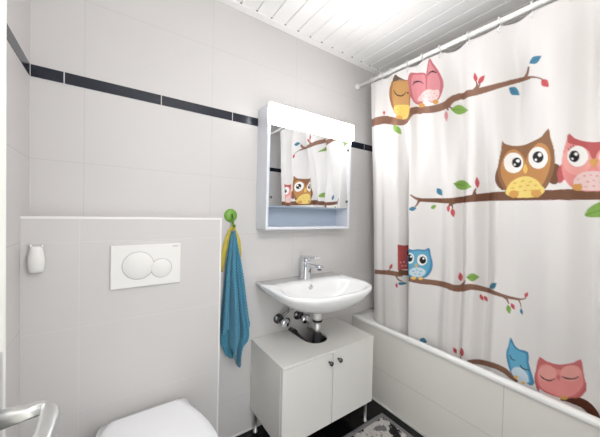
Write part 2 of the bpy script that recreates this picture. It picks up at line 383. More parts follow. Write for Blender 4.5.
for s_ in (-1,1): MB().tube([(TXc+s_*.075-.02,1.222,.394),(TXc+s_*.075+.02,1.222,.394)], .0085).build('hinge', m_plastic, tw)
# flush plate
fp = thing('flush_plate', (.118,BY,.899), 'white rectangular flush plate with two round buttons on the ledge wall', 'flush plate')
PY = BY-.0005
plate = MB().rings([[(x, PY-d, z) for x, z in ((-.0055+i,.8995+i),(.2425-i,.8995+i),(.2425-i,1.068-i),(-.0055+i,1.068-i))] for d, i in ((0,0),(.009,0),(.0115,.003))], smooth=False)
pt = plate.build('plate', m_plastic, fp, bevel=.001)
for nm, x, z, r in (('full_flush_button',.0865,.986,.0545),('half_flush_button',.169,.969,.0385)):
    o = MB().lathe((x,PY-.0105,z), (0,-1,0), [(r-.0005,0),(r-.0005,.0022 if r > .05 else .003),(r-.002,.003 if r > .05 else .0038),(.001,.0032 if r > .05 else .004)], 48).build(nm, m_plastic, fp)
    n = 48; rg_ = []
    for rr, dd in ((r-.0004,.0112),(r+.0008,.0112),(r+.0008,.0122),(r-.0004,.0122)):
        rg_.append([(x+rr*math.cos(2*math.pi*k/n), PY-dd, z+rr*math.sin(2*math.pi*k/n)) for k in range(n)])
    sub_of(o, MB().rings(rg_+[rg_[0]], False, False), 'button_rim', m_groove)
def text(name, s, size, loc, rot, m, parent):
    cu = bpy.data.curves.new(name, 'FONT'); cu.body = s; cu.size = size; cu.extrude = .0002; cu.align_x = 'LEFT'
    o = bpy.data.objects.new(name, cu); COL.objects.link(o); bpy.context.view_layer.update()
    me = bpy.data.meshes.new_from_object(o.evaluated_get(bpy.context.evaluated_depsgraph_get())); bpy.data.objects.remove(o)
    me.materials.append(m); t = bpy.data.objects.new(name, me); COL.objects.link(t)
    t.location = Vector(loc)-Vector(parent.location); t.rotation_euler = rot; t.parent = parent; return t
text('brand_lettering', 'GEBERIT', .0062, (.2095,PY-.0117,1.0555), (R(90),0,0), m_text, fp)
# small owl-shaped plastic air freshener
def loft_wall(cx, yw, secs, n=28):
    return MB().rings([[(cx+hw*math.cos(q), yw-d*(.5+.5*math.sin(q)) if False else yw-max(0,d*(math.sin(q)*.5+.5)), z) for q in [2*math.pi*k/n for k in range(n)]] for z, hw, d in secs])
af = thing('air_freshener', (-.2075,BY,.99), 'small white owl-shaped plastic air freshener stuck on the ledge wall', 'air freshener')
ay = BY-.001
loft_wall(-.2075, ay, [(.990,.012,.020),(.9905,.0165,.027),(.995,.0182,.03),(1.01,.0208,.033),(1.03,.0216,.034),(1.05,.0192,.031),(1.064,.0168,.027),(1.072,.0166,.026),(1.0765,.0160,.024),(1.078,.012,.018)]).build('shell', m_plastic, af)
for s_ in (-1,1):
    MB().rings([[(-.2075+s_*x+w*math.cos(q), ay-.013+.008*math.sin(q), z) for q in [2*math.pi*k/12 for k in range(12)]] for x, w, z in ((.0125,.0042,1.072),(.0135,.003,1.079),(.0148,.0008,1.084))]).build('ear', m_plastic, af)

# ------------------------------------------------------------------ hook and towels
hk = thing('suction_hook', (.5055,YB,1.155), 'round green plastic suction hook on the tiled wall above the towel', 'hook')
MB().lathe((.5055,YB-.0005,1.189), (0,-1,0), [(.0345,0),(.0345,.003),(.031,.008),(.022,.013),(.010,.0155),(.001,.016)]).build('suction_disc', m_green, hk)
MB().tube([(.5075,YB-.017,1.195),(.509,YB-.022,1.175),(.511,YB-.022,1.15),(.512,YB-.03,1.135),(.513,YB-.042,1.132),(.513,YB-.047,1.142)], [.0055,.006,.006,.006,.0055,.004], 12).build('prong', m_greend, hk)
MB().tube([(.507,YB-.0235,1.198),(.508,YB-.028,1.172)], [.002,.002], 8).build('marking', m_navy, hk)

def cloth_mat(name, rgb, rgb2, ang, scale):
    m, t, b = principled(name)
    tc = t.nodes.new('ShaderNodeTexCoord'); mp = t.nodes.new('ShaderNodeMapping'); mp.inputs['Rotation'].default_value = (0, R(ang), 0)
    w = t.nodes.new('ShaderNodeTexWave'); w.bands_direction = 'X'; w.inputs['Scale'].default_value = scale; w.inputs['Distortion'].default_value = 1.5
    n = t.nodes.new('ShaderNodeTexNoise'); n.inputs['Scale'].default_value = 160
    mx = t.nodes.new('ShaderNodeMix'); mx.data_type = 'RGBA'; mx.inputs[6].default_value = (*lin(rgb2), 1); mx.inputs[7].default_value = (*lin(rgb), 1)
    ad = math_node(t, 'ADD', math_node(t, 'MULTIPLY', w.outputs['Fac'], .6), math_node(t, 'MULTIPLY', n.outputs['Fac'], .5))
    t.links.new(tc.outputs['Object'], mp.inputs[0]); t.links.new(mp.outputs[0], w.inputs[0]); t.links.new(tc.outputs['Object'], n.inputs[0])
    t.links.new(ad, mx.inputs[0]); t.links.new(mx.outputs[2], b.inputs['Base Color']); b.inputs['Roughness'].default_value = .9
    b.inputs['Sheen Weight'].default_value = .3
    bp = t.nodes.new('ShaderNodeBump'); bp.inputs['Strength'].default_value = .7; bp.inputs['Distance'].default_value = .003
    t.links.new(ad, bp.inputs['Height']); t.links.new(bp.outputs[0], b.inputs['Normal'])
    return m
m_blue = cloth_mat('blue terry cloth', (90,164,190), (44,110,140), 40, 34)
m_yel = cloth_mat('yellow green cloth', (240,200,92), (166,178,70), 70, 45)
def interp(x, P): return float(np.interp(x, [p[0] for p in P], [p[1] for p in P]))
def sheet(mb, left, right, hem, top, y0, amp, waves, ph, nx=60, nz=70):
    v = []; f = []
    for j in range(nz+1):
        for i in range(nx+1):
            a = i/nx; z = top-(top-interp(a, hem))*j/nz
            x = interp(z, left)*(1-a)+interp(z, right)*a; k = min(1, .18+(top-z)/.45)
            w = math.sin(2*math.pi*waves*a+ph+1.2*(top-z))+.4*math.sin(2*math.pi*waves*2.3*a+2*ph)
            edge = 1-(2*a-1)**4
            v.append((x+.004*k*math.sin(9*z+5*a), y0-amp*k*(w*.8+.9)*(.35+.65*edge)-.012*edge*(1-k), z))
    for j in range(nz):
        for i in range(nx): f.append((j*(nx+1)+i, j*(nx+1)+i+1, (j+1)*(nx+1)+i+1, (j+1)*(nx+1)+i))
    mb.add(v, f, True)
tb = MB()
Lf = [(.42,.500),(.47,.474),(.52,.462),(.60,.457),(.74,.461),(.85,.467),(.95,.478),(1.05,.493),(1.10,.505)]
Rt = [(.42,.565),(.46,.570),(.52,.590),(.57,.613),(.62,.612),(.64,.606),(.74,.590),(.85,.572),(.95,.552),(1.05,.528),(1.10,.514)]
sheet(tb, Lf, Rt, [(0,.598),(.10,.60),(.20,.62),(.235,.59),(.27,.53),(.45,.450),(.62,.406),(.66,.412),(.70,.50),(.78,.54),(.88,.562),(.95,.575),(1,.61)], 1.112, 1.334, .034, 2.7, .6)
sheet(tb, Lf, Rt, [(0,.54),(.15,.465),(.30,.448),(.42,.445),(.55,.50),(.72,.455),(.86,.50),(.95,.56),(1,.60)], 1.108, 1.347, .006, 1.7, 2.0)
bt = tag(tb.build('hand_towel', m_blue, solid=.004), 'blue terry towel hanging in folds from the green hook', 'towel')
yb_ = MB()
yb_.tube([(.512,1.338,1.141),(.503,1.356,1.112),(.491,1.3600,1.075),(.480,1.3595,1.03),(.470,1.3605,.985),(.464,1.3605,.94),(.460,1.3605,.90)], [.006,.011,.014,.015,.015,.014,.010], 14, .3, up=(0,1,0))
yb_.tube([(.512,1.337,1.141),(.523,1.356,1.112),(.536,1.3600,1.085),(.548,1.3590,1.05),(.556,1.3605,1.01),(.560,1.3605,.965)], [.006,.011,.013,.013,.011,.006], 14, .3, up=(0,1,0))
tag(yb_.build('cleaning_cloth', m_yel), 'yellow and green cloth on the hook peeking out behind the blue towel', 'cloth')

FOLD_LOW = [(1.236,.012),(1.215,-.004),(1.185,-.018),(1.15,-.010),(1.12,-.022),(1.085,-.018),(1.05,-.012),(1.03,.0),(1.008,.05),(.992,.068),(.975,.04),(.957,-.026),(.94,-.036),(.905,-.026),(.86,-.004),(.80,.008),(.75,-.012),(.715,-.010),(.69,.02),(.65,-.010),(.62,-.008),(.578,.036),(.56,.026),(.525,.0),(.495,.006),(.455,.010),(.425,.006),(.37,-.006),(.315,-.018),(.275,-.016),(.2,.008),(.155,-.007),(.115,.014),(.078,-.004)]
FOLD_LOW = [(p, d*1.35 if p < .9 else d) for p, d in FOLD_LOW]
RING_Y = [1.228,1.152,1.077,.967,.876,.776,.639,.51,.396,.282,.18,.092]
FOLD_TOP = [(1.236,0)]
for _i,_y in enumerate(RING_Y):
    FOLD_TOP.append((_y, .0))
    if _i < len(RING_Y)-1:
        _n = RING_Y[_i+1]; FOLD_TOP.append(((_y+_n)/2, (.58 if _i%2 else -.28)*(_y-_n)))
FOLD_TOP.append((.078,0))
def catmull(P, q):
    """smooth curve through (y,value) pairs (decreasing y), evaluated at q"""
    P = np.array(sorted(P)); y, v = P[:,0], P[:,1]
    m = np.gradient(v, y)
    m[1:-1] = np.where((v[1:-1]-v[:-2])*(v[2:]-v[1:-1]) <= 0, 0, m[1:-1])
    i = np.clip(np.searchsorted(y, q)-1, 0, len(y)-2)
    h = y[i+1]-y[i]; t = np.clip((q-y[i])/h, 0, 1)
    return (2*t**3-3*t**2+1)*v[i]+(t**3-2*t**2+t)*h*m[i]+(-2*t**3+3*t**2)*v[i+1]+(t**3-t**2)*h*m[i+1]
def rod_z(y): return 2.066+.029*y
def curtain_x(y, z, folds=None):
    base = 1.408+(2.06-z)*.054
    h = np.clip((2.06-z)/.28, 0, 1); a = catmull(FOLD_TOP, y)*(.28+.72*h*h*(3-2*h)); b = catmull(folds or FOLD_LOW, y)
    k = np.clip((2.0-z)/.8, 0, 1); k = k*k*(3-2*k)
    s = 1-.35*np.clip((.9-z)/.5, 0, 1)
    e = lambda t: np.clip(t,0,1)**2*(3-2*np.clip(t,0,1))
    bow = .048*e((y-.27)/.22)*(1-e((y-.84)/.2))*e((1.98-z)/.5)*(1-.75*e((1.0-z)/.5))
    return base + bow + (a*(1-k)+b*k)*s
def curtain_top(y):
    """upper hem: caught up at every ring, drooping between them"""
    r = np.array(sorted(RING_Y)); i = np.clip(np.searchsorted(r, y)-1, 0, len(r)-2)
    g = r[i+1]-r[i]; t = np.clip((y-r[i])/g, 0, 1)
    return rod_z(y)-.023-(.04+.05*(g>.12))*g*np.sin(np.pi*t)
PRINT_COLORS = {'br':(140,102,84),'br2':(118,80,60),'br3':(88,48,30),'gr':(134,170,84),'grd':(104,150,52),'bl':(72,130,158),'bld':(52,104,132),'rd':(200,88,92),'rdd':(168,62,68),'pk':(216,142,148),'pkd':(194,110,118),'pkl':(234,206,202),'or':(192,146,92),'ord':(166,108,58),'ye':(238,196,104),'tn':(214,160,88),'ob':(144,102,70),'obd':(116,78,56),'obl':(196,140,84),'wh':(246,244,240),'bk':(26,22,24),'grey':(104,84,72),'pr':(190,94,94),'owlb':(106,178,208),'owlbd':(76,144,182),'owlbl':(210,226,236),'rr':(184,84,80),'lav':(206,132,132),'pp':(228,144,140),'ppl':(234,164,156),'ppd':(204,112,112),'yel':(240,214,124),'dash':(214,168,96),'lash':(60,40,40)}
PRINT = [
('br','1253,1799 1228,1798 1179,1789 1156,1793 1141,1796 1131,1795 1117,1791 1060,1763 1031,1752 1011,1749 996,1749 983,1753 970,1761 960,1774 954,1788 949,1798 944,1804 931,1807 891,1793 844,1774 815,1769 796,1770 780,1772 766,1777 754,1784 745,1795 740,1805 736,1812 728,1819 708,1825 652,1802 608,1789 579,1787 557,1787 538,1788 523,1792 508,1796 493,1802 479,1809 464,1814 450,1815 435,1811 420,1803 408,1797 401,1793 404,1808 412,1813 424,1822 439,1830 454,1834 467,1833 482,1829 496,1822 511,1818 527,1815 543,1814 561,1814 584,1816 614,1820 667,1843 714,1857 735,1850 748,1840 757,1829 761,1822 766,1818 775,1813 787,1810 801,1807 818,1806 842,1811 890,1832 934,1848 952,1843 967,1830 978,1815 985,1804 991,1798 997,1796 1005,1795 1015,1795 1028,1798 1046,1805 1092,1829 1127,1846 1144,1847 1165,1844 1197,1842 1247,1851 1271,1852'),
('br','426,1807 423,1810 419,1814 414,1818 410,1823 408,1829 407,1835 406,1841 405,1845 415,1854 416,1850 417,1845 420,1840 422,1836 427,1833 433,1830 438,1827 442,1825'),
('br','412,1803 405,1798 395,1793 386,1787 378,1782 370,1776 363,1769 357,1764 353,1760 351,1763 355,1767 361,1773 369,1780 377,1787 386,1794 395,1801 405,1807 413,1813'),
('br','595,1799 594,1803 592,1809 590,1817 589,1824 589,1831 591,1839 593,1845 594,1849 599,1850 599,1846 598,1840 598,1834 599,1830 603,1827 608,1824 614,1822 618,1820'),
('br','590,1810 588,1813 585,1817 583,1822 580,1825 579,1829 578,1832 577,1834 577,1836 582,1839 582,1837 583,1835 585,1833 586,1831 589,1828 593,1825 597,1822 600,1820'),
('br','773,1788 769,1788 765,1788 762,1788 760,1788 759,1786 758,1781 757,1776 756,1772 752,1773 752,1777 752,1783 753,1790 755,1797 759,1802 763,1804 768,1806 770,1808'),
('br','751,1788 749,1786 745,1783 741,1780 738,1778 736,1783 739,1786 742,1790 746,1794 748,1797'),
('br','1127,1814 1123,1809 1117,1801 1106,1791 1076,1772 1062,1771 1070,1780 1098,1801 1113,1816 1117,1822'),
('gr','1054,1762 1058,1752 1058,1742 1054,1732 1047,1722 1039,1715 1029,1708 1018,1702 1009,1697 1008,1707 1008,1716 1009,1725 1012,1734 1017,1742 1025,1748 1036,1755'),
('grd','1057,1762 1046,1750 1034,1734 1023,1719 1017,1708 1015,1709 1021,1719 1032,1735 1042,1751 1051,1762'),
('gr','744,1779 737,1766 730,1757 722,1752 714,1749 705,1750 694,1752 671,1746 646,1738 666,1758 690,1780 702,1792 711,1798 720,1800 728,1797 736,1790'),
('grd','744,1777 734,1776 720,1774 703,1770 685,1762 684,1763 702,1772 719,1777 734,1780 743,1782'),
('pk','760,1772 763,1765 765,1758 766,1751 767,1744 766,1737 764,1729 762,1722 760,1715 758,1722 756,1729 755,1736 754,1744 754,1751 755,1758 757,1765'),
('pkd','761,1772 761,1763 761,1749 760,1736 760,1726 760,1726 760,1736 760,1749 760,1763 759,1772'),
('rd','597,1846 594,1851 591,1855 590,1861 591,1866 593,1872 596,1879 599,1885 603,1892 606,1888 608,1883 609,1878 610,1872 609,1867 606,1860 603,1853'),
('rdd','597,1846 597,1853 599,1864 600,1875 602,1883 602,1883 601,1876 600,1865 599,1854 598,1847'),
('rd','588,1835 581,1834 574,1834 570,1837 566,1840 564,1845 562,1851 561,1858 560,1864 566,1863 572,1862 577,1861 582,1858 585,1855 588,1849 589,1843'),
('rdd','587,1834 583,1838 576,1846 570,1853 565,1858 566,1859 570,1854 577,1847 584,1840 589,1835'),
('bl','406,1858 395,1849 387,1843 379,1839 373,1839 368,1841 365,1845 361,1851 358,1856 366,1861 374,1866 381,1870 388,1873 394,1873 399,1870 403,1866'),
('bld','405,1856 396,1855 385,1855 374,1855 367,1855 367,1856 375,1857 386,1857 398,1858 407,1860'),
('rd','357,1765 359,1758 359,1751 358,1745 355,1739 351,1735 345,1731 340,1728 334,1725 334,1732 334,1738 335,1744 336,1750 339,1755 344,1759 350,1762'),
('rdd','358,1765 354,1758 348,1748 343,1738 339,1732 338,1733 342,1739 347,1749 352,1759 356,1765'),
('bl','486,1796 485,1785 484,1777 482,1770 479,1766 474,1763 469,1763 462,1762 455,1761 457,1771 459,1779 462,1787 465,1794 469,1798 473,1800 479,1799'),
('bld','486,1795 482,1790 475,1782 468,1775 463,1769 462,1770 467,1776 474,1784 481,1792 485,1798'),
('rd','1142,1879 1144,1876 1146,1872 1147,1868 1147,1865 1146,1861 1145,1857 1144,1853 1142,1849 1141,1853 1139,1857 1138,1860 1137,1864 1137,1868 1138,1872 1140,1876'),
('rdd','1142,1879 1142,1875 1142,1867 1142,1860 1142,1855 1142,1855 1142,1860 1142,1867 1142,1874 1141,1879'),
('ord','1068,2034 1077,2034 1081,2031 1083,2026 1086,2020 1092,2015 1099,2009 1104,2001 1107,1992 1109,1981 1110,1968 1110,1954 1108,1940 1104,1924 1092,1905 1075,1882 1062,1863 1050,1845 1039,1827 1029,1812 1022,1801 1015,1793 1010,1789 1005,1786 999,1785 992,1784 985,1785 978,1787 972,1792 968,1800 965,1810 962,1822 960,1837 958,1855 957,1876 955,1898 954,1918 954,1939 953,1959 953,1977 956,1991 962,1999 972,2003 983,2005 995,2008 1010,2014 1030,2021 1051,2028'),
('or','1054,2027 1061,2026 1065,2022 1066,2014 1068,2007 1070,1998 1073,1989 1076,1978 1077,1967 1077,1955 1076,1943 1073,1929 1069,1915 1062,1900 1054,1883 1046,1868 1038,1854 1031,1840 1025,1827 1019,1816 1011,1808 1002,1802 992,1799 983,1798 976,1802 971,1810 968,1822 965,1836 963,1851 961,1868 960,1886 959,1905 958,1923 957,1941 957,1959 957,1975 960,1987 966,1994 974,1997 984,1999 995,2003 1008,2008 1024,2016 1040,2023'),
('grey','1071,2029 1065,2049 1049,2063 1037,2056 1025,2042 1011,2030 997,2018 982,2007 975,2000 990,2007 1015,2017 1045,2021'),
('ye','1051,1868 1042,1871 1028,1870 1015,1868 1003,1867 991,1865 979,1862 967,1859 960,1854 958,1849 958,1841 959,1832 961,1823 962,1814 965,1803 969,1793 973,1786 979,1782 987,1781 995,1782 1002,1784 1009,1790 1016,1797 1023,1807 1030,1817 1037,1830 1046,1845 1052,1859'),
('bk','1060,1975 1056,1969 1052,1959 1046,1949 1039,1940 1031,1932 1023,1925 1015,1920 1008,1917 1002,1915 996,1915 990,1917 986,1919 981,1923 977,1928 974,1933 972,1936 974,1938 976,1935 980,1931 984,1927 989,1924 993,1923 998,1922 1003,1922 1008,1924 1014,1926 1020,1930 1027,1935 1033,1941 1039,1949 1046,1959 1052,1968 1056,1975'),
('bk','962,1927 962,1925 963,1924 964,1922 965,1922 966,1922 967,1922 968,1923 969,1925 970,1926 970,1928 970,1930 969,1931 968,1932 967,1933 966,1933 965,1932 964,1931 963,1930 962,1928'),
('tn','997,1793 998,1790 1000,1787 1003,1785 1008,1784 1013,1785 1018,1787 1024,1790 1028,1793 1031,1797 1032,1801 1031,1804 1028,1806 1023,1808 1018,1808 1012,1807 1007,1805 1003,1803 1000,1800 998,1796'),
('dash','1016,1842 1018,1840 1022,1840 1026,1843 1028,1845 1026,1847 1022,1846 1018,1844'),
('dash','999,1847 1000,1845 1003,1845 1006,1847 1007,1849 1006,1851 1003,1851 1000,1849'),
('dash','983,1831 984,1829 987,1828 989,1830 990,1832 989,1833 987,1834 984,1833'),
('dash','972,1843 973,1841 976,1841 978,1842 979,1844 978,1846 976,1846 973,1845'),
('dash','1003,1820 1004,1818 1007,1818 1010,1819 1011,1822 1010,1823 1007,1824 1004,1822'),
('dash','983,1807 984,1806 987,1805 989,1806 991,1808 989,1810 987,1811 984,1810'),
('dash','965,1819 966,1817 969,1817 971,1818 972,1820 971,1822 969,1822 966,1821'),
('pkd','966,2007 964,2016 962,2026 958,2033 953,2038 947,2038 938,2035 929,2031 918,2026 902,2019 882,2009 866,2001 854,1992 847,1982 844,1971 843,1959 841,1946 841,1932 841,1917 843,1902 845,1888 849,1876 855,1865 863,1855 871,1849 880,1846 897,1849 912,1853 920,1855 926,1857 932,1860 937,1865 941,1870 945,1877 948,1886 952,1896 955,1907 957,1919 959,1933 960,1947 962,1960 963,1973 965,1985 966,1996'),
('pk','948,2002 946,2009 945,2014 943,2019 939,2022 935,2022 929,2021 922,2018 913,2014 900,2009 884,2001 871,1995 862,1987 856,1979 853,1969 851,1958 850,1946 849,1932 850,1916 851,1901 855,1888 862,1879 872,1872 884,1868 902,1870 913,1870 919,1869 924,1868 928,1869 931,1871 935,1875 938,1880 940,1886 942,1894 944,1902 945,1912 947,1922 948,1933 949,1945 950,1956 950,1967 950,1977 950,1986 949,1995'),
('bk','944,1965 942,1968 940,1971 938,1974 935,1976 931,1977 927,1978 923,1977 918,1976 913,1975 907,1972 900,1968 893,1963 885,1957 878,1951 872,1945 868,1941 866,1942 869,1946 875,1952 881,1959 889,1966 897,1972 905,1978 912,1982 919,1984 924,1985 929,1985 934,1983 937,1981 940,1978 943,1974 944,1970 946,1967'),
('bk','936,1979 937,1981 938,1984 939,1987 940,1989 941,1988 941,1986 940,1983 939,1980 938,1978'),
('bk','929,1982 930,1984 930,1987 931,1990 931,1992 933,1992 933,1990 932,1987 932,1984 932,1982'),
('bk','922,1981 922,1983 922,1986 922,1988 922,1990 923,1991 924,1989 924,1986 924,1984 925,1982'),
('pkd','830,2061 824,2056 817,2041 810,2026 802,2013 794,1998 786,1984 780,1971 774,1957 770,1944 766,1932 764,1919 764,1906 764,1893 767,1879 770,1866 775,1853 781,1839 788,1829 796,1823 806,1821 816,1822 824,1827 833,1836 840,1847 845,1860 848,1874 850,1890 850,1911 849,1935 848,1958 848,1979 847,1998 844,2015 841,2035 836,2053'),
('pk','830,2046 826,2041 821,2028 815,2014 808,2002 801,1990 795,1977 789,1964 784,1951 781,1939 778,1928 776,1917 776,1905 777,1893 779,1881 782,1869 786,1856 791,1844 797,1835 803,1831 810,1830 817,1831 822,1837 827,1845 831,1856 835,1868 839,1883 841,1899 841,1917 840,1935 840,1954 840,1974 839,1993 838,2011 836,2027 833,2040'),
('bk','837,1972 835,1974 832,1976 829,1979 826,1981 822,1981 818,1981 814,1980 811,1979 806,1977 801,1974 796,1970 793,1968 791,1971 795,1974 799,1978 805,1983 810,1987 816,1988 821,1989 825,1988 830,1986 833,1984 836,1980 838,1976 840,1974'),
('bk','811,1982 811,1984 810,1987 809,1989 809,1991 810,1992 811,1991 812,1988 813,1985 813,1984'),
('bk','803,1977 802,1979 801,1982 800,1984 799,1986 801,1988 801,1986 803,1983 804,1981 805,1979'),
('bk','797,1973 796,1974 794,1976 792,1978 791,1979 792,1981 793,1980 795,1978 797,1976 799,1975'),
('pkl','855,1899 844,1899 835,1897 827,1894 820,1891 814,1887 808,1884 800,1883 792,1884 786,1882 782,1876 781,1868 781,1859 784,1849 789,1838 794,1830 801,1826 809,1825 817,1827 825,1832 833,1841 842,1848 852,1850 864,1849 877,1852 904,1867 920,1877 926,1883 924,1890 916,1898 903,1901 883,1898 868,1899'),
('pk','862,1875 864,1874 869,1875 874,1879 876,1881 874,1882 869,1880 864,1877'),
('pk','887,1870 891,1871 901,1876 908,1880 910,1883 907,1884 900,1880 891,1874'),
('pk','836,1876 837,1875 841,1875 845,1878 847,1880 845,1881 841,1880 837,1878'),
('pk','815,1873 817,1872 819,1872 822,1873 823,1876 822,1877 819,1877 817,1875'),
('pk','798,1865 799,1863 801,1863 804,1864 805,1866 803,1868 801,1868 799,1867'),
('pk','788,1851 789,1849 792,1849 794,1850 795,1852 794,1854 791,1854 789,1853'),
('pk','805,1846 806,1845 809,1844 811,1846 812,1848 811,1849 809,1849 806,1848'),
('pk','824,1851 825,1849 829,1850 832,1852 833,1854 832,1855 828,1855 825,1853'),
('tn','859,1823 860,1820 865,1819 871,1819 880,1821 895,1829 910,1837 918,1842 922,1846 924,1850 925,1854 924,1858 921,1861 916,1861 907,1859 891,1851 877,1843 869,1837 863,1832 860,1827'),
('tn','786,1820 786,1816 789,1813 792,1811 795,1810 799,1810 804,1811 807,1814 810,1817 812,1821 813,1825 812,1828 810,1831 806,1833 802,1834 798,1834 794,1833 791,1830 788,1827 786,1824'),
('br','948,1329 942,1325 936,1319 930,1313 923,1307 917,1302 909,1298 903,1294 898,1292 894,1312 898,1313 905,1315 913,1317 919,1319 925,1323 932,1327 938,1332 943,1335'),
('br','910,1307 911,1303 911,1296 912,1290 914,1284 916,1278 919,1271 922,1266 924,1262 920,1257 917,1261 913,1266 909,1272 906,1278 903,1284 900,1291 898,1297 896,1301'),
('br2','907,1292 898,1292 886,1291 872,1290 857,1289 841,1288 826,1287 812,1285 798,1284 779,1282 758,1280 742,1279 726,1278 713,1279 704,1281 695,1283 673,1284 645,1284 628,1285 615,1286 605,1288 595,1289 583,1291 561,1291 531,1289 512,1289 494,1289 474,1289 453,1289 430,1288 407,1287 386,1286 366,1285 346,1284 327,1284 310,1283 293,1283 276,1282 259,1282 242,1282 225,1282 208,1282 192,1282 175,1282 160,1283 147,1284 135,1285 123,1287 110,1288 94,1288 76,1287 59,1288 44,1288 31,1288 23,1288 24,1325 33,1326 46,1326 61,1326 78,1326 96,1328 112,1328 126,1328 138,1326 150,1325 163,1324 178,1324 194,1324 210,1324 227,1324 243,1324 260,1323 277,1323 294,1323 312,1323 329,1324 348,1325 367,1326 388,1327 409,1329 432,1330 455,1331 476,1332 495,1332 514,1331 534,1331 564,1333 585,1332 596,1329 607,1326 617,1323 632,1321 650,1319 684,1319 699,1316 707,1313 716,1310 728,1308 743,1308 757,1308 777,1309 796,1310 811,1311 825,1311 840,1311 856,1311 872,1311 886,1311 898,1311 907,1311'),
('br2','607,1308 609,1313 611,1320 614,1327 615,1332 616,1337 615,1342 614,1347 614,1351 617,1354 619,1351 621,1346 624,1341 627,1333 629,1325 630,1315 631,1307 632,1302'),
('br2','719,1302 722,1298 727,1292 734,1286 740,1280 744,1274 746,1269 748,1264 748,1261 743,1258 740,1260 737,1263 733,1266 729,1269 724,1271 718,1275 713,1278 710,1281'),
('br2','736,1281 733,1275 730,1267 727,1258 725,1252 720,1254 721,1260 722,1269 724,1278 726,1284'),
('bl','819,1367 822,1358 822,1349 821,1343 818,1337 813,1333 807,1329 800,1327 791,1324 790,1332 790,1340 791,1347 793,1354 797,1359 803,1363 810,1366'),
('bld','820,1366 816,1359 810,1349 803,1339 798,1332 797,1333 802,1340 808,1350 814,1361 818,1368'),
('bl','953,1246 944,1241 938,1238 933,1237 929,1237 925,1240 921,1244 917,1249 914,1254 919,1257 923,1260 928,1262 933,1263 937,1261 942,1258 947,1253'),
('bld','953,1245 943,1246 934,1248 926,1251 920,1252 921,1253 926,1252 934,1250 944,1248 954,1247'),
('gr','851,1254 845,1251 840,1250 836,1251 832,1253 830,1257 827,1261 825,1267 824,1272 829,1273 834,1274 838,1274 842,1273 845,1270 848,1266 850,1261'),
('grd','850,1253 846,1256 840,1260 833,1265 829,1268 829,1269 834,1266 840,1262 847,1258 851,1255'),
('gr','723,1384 715,1370 709,1360 703,1354 697,1352 686,1353 659,1352 644,1356 632,1361 642,1371 652,1382 675,1394 692,1402 700,1403 706,1401 713,1394'),
('grd','723,1382 712,1379 700,1377 680,1372 650,1365 650,1367 679,1374 700,1380 712,1384 723,1387'),
('rd','610,1353 608,1361 606,1368 605,1376 605,1383 607,1390 608,1397 611,1404 613,1411 615,1404 617,1396 618,1389 619,1381 618,1374 616,1366 614,1359'),
('rdd','610,1353 610,1362 611,1376 612,1390 612,1400 613,1400 612,1390 612,1376 611,1362 611,1352'),
('rd','746,1270 750,1265 753,1261 754,1256 754,1251 753,1246 751,1241 748,1236 745,1232 742,1236 739,1241 737,1246 736,1251 736,1256 738,1260 741,1265'),
('rdd','747,1270 746,1264 746,1255 746,1246 746,1239 745,1239 745,1246 745,1255 745,1264 745,1270'),
('rd','726,1255 730,1247 733,1240 734,1234 733,1227 730,1221 726,1216 722,1210 718,1205 716,1212 714,1219 713,1226 713,1232 714,1238 716,1244 720,1250'),
('rdd','727,1254 725,1246 723,1235 721,1223 720,1215 719,1215 720,1223 722,1235 723,1247 725,1255'),
('gr','228,1223 228,1227 228,1232 226,1237 224,1242 223,1247 220,1251 217,1255 214,1259 210,1263 205,1267 199,1271 192,1274 184,1276 175,1277 166,1277 158,1276 151,1273 144,1270 139,1265 136,1260 137,1254 141,1247 146,1240 151,1234 158,1229 165,1226 174,1223 182,1221 191,1219 200,1218 208,1218 214,1218 219,1219 223,1219 226,1221'),
('grd','226,1224 220,1227 210,1233 200,1238 189,1243 178,1246 167,1250 158,1253 152,1255 152,1256 158,1255 168,1252 179,1250 190,1246 200,1242 211,1236 220,1231 227,1227'),
('obd','517,1459 521,1459 524,1451 527,1441 530,1432 533,1423 536,1412 538,1402 538,1392 537,1383 534,1374 530,1366 526,1358 520,1350 513,1342 507,1337 502,1339 499,1350 498,1368 498,1388 499,1406 503,1422 507,1439 513,1452'),
('obd','311,1426 306,1424 300,1419 295,1411 292,1402 291,1392 292,1380 294,1368 296,1358 299,1352 302,1348 306,1345 309,1344 314,1345 319,1347 324,1351 327,1358 327,1367 325,1378 322,1390 320,1400 318,1409 316,1417 314,1424'),
('ob','510,1568 508,1564 504,1554 494,1547 481,1541 467,1538 452,1537 440,1535 428,1534 410,1534 393,1536 374,1538 357,1543 343,1558 333,1567 329,1554 327,1534 323,1517 318,1498 314,1476 312,1453 311,1429 313,1404 318,1380 325,1356 336,1336 350,1319 363,1307 378,1300 397,1298 420,1299 447,1301 471,1306 487,1320 500,1339 511,1361 520,1386 525,1411 526,1437 523,1463 519,1489 515,1513 512,1534 511,1555'),
('obl','509,1476 504,1491 499,1505 493,1515 484,1521 474,1524 464,1520 453,1509 441,1492 431,1477 426,1467 425,1459 423,1458 420,1466 418,1480 412,1493 400,1505 385,1515 372,1521 360,1519 350,1512 341,1504 334,1492 329,1479 326,1465 324,1452 324,1439 325,1426 328,1410 332,1393 337,1378 342,1366 347,1355 355,1345 364,1333 375,1320 389,1312 408,1309 432,1310 452,1313 465,1318 476,1325 485,1336 495,1353 503,1375 510,1395 513,1410 515,1423 515,1436 514,1450 512,1463'),
('wh','434,1455 435,1442 441,1430 450,1421 460,1416 471,1414 482,1418 491,1425 499,1436 503,1450 505,1464 504,1479 499,1492 492,1502 484,1508 474,1509 463,1506 453,1497 444,1485 437,1470'),
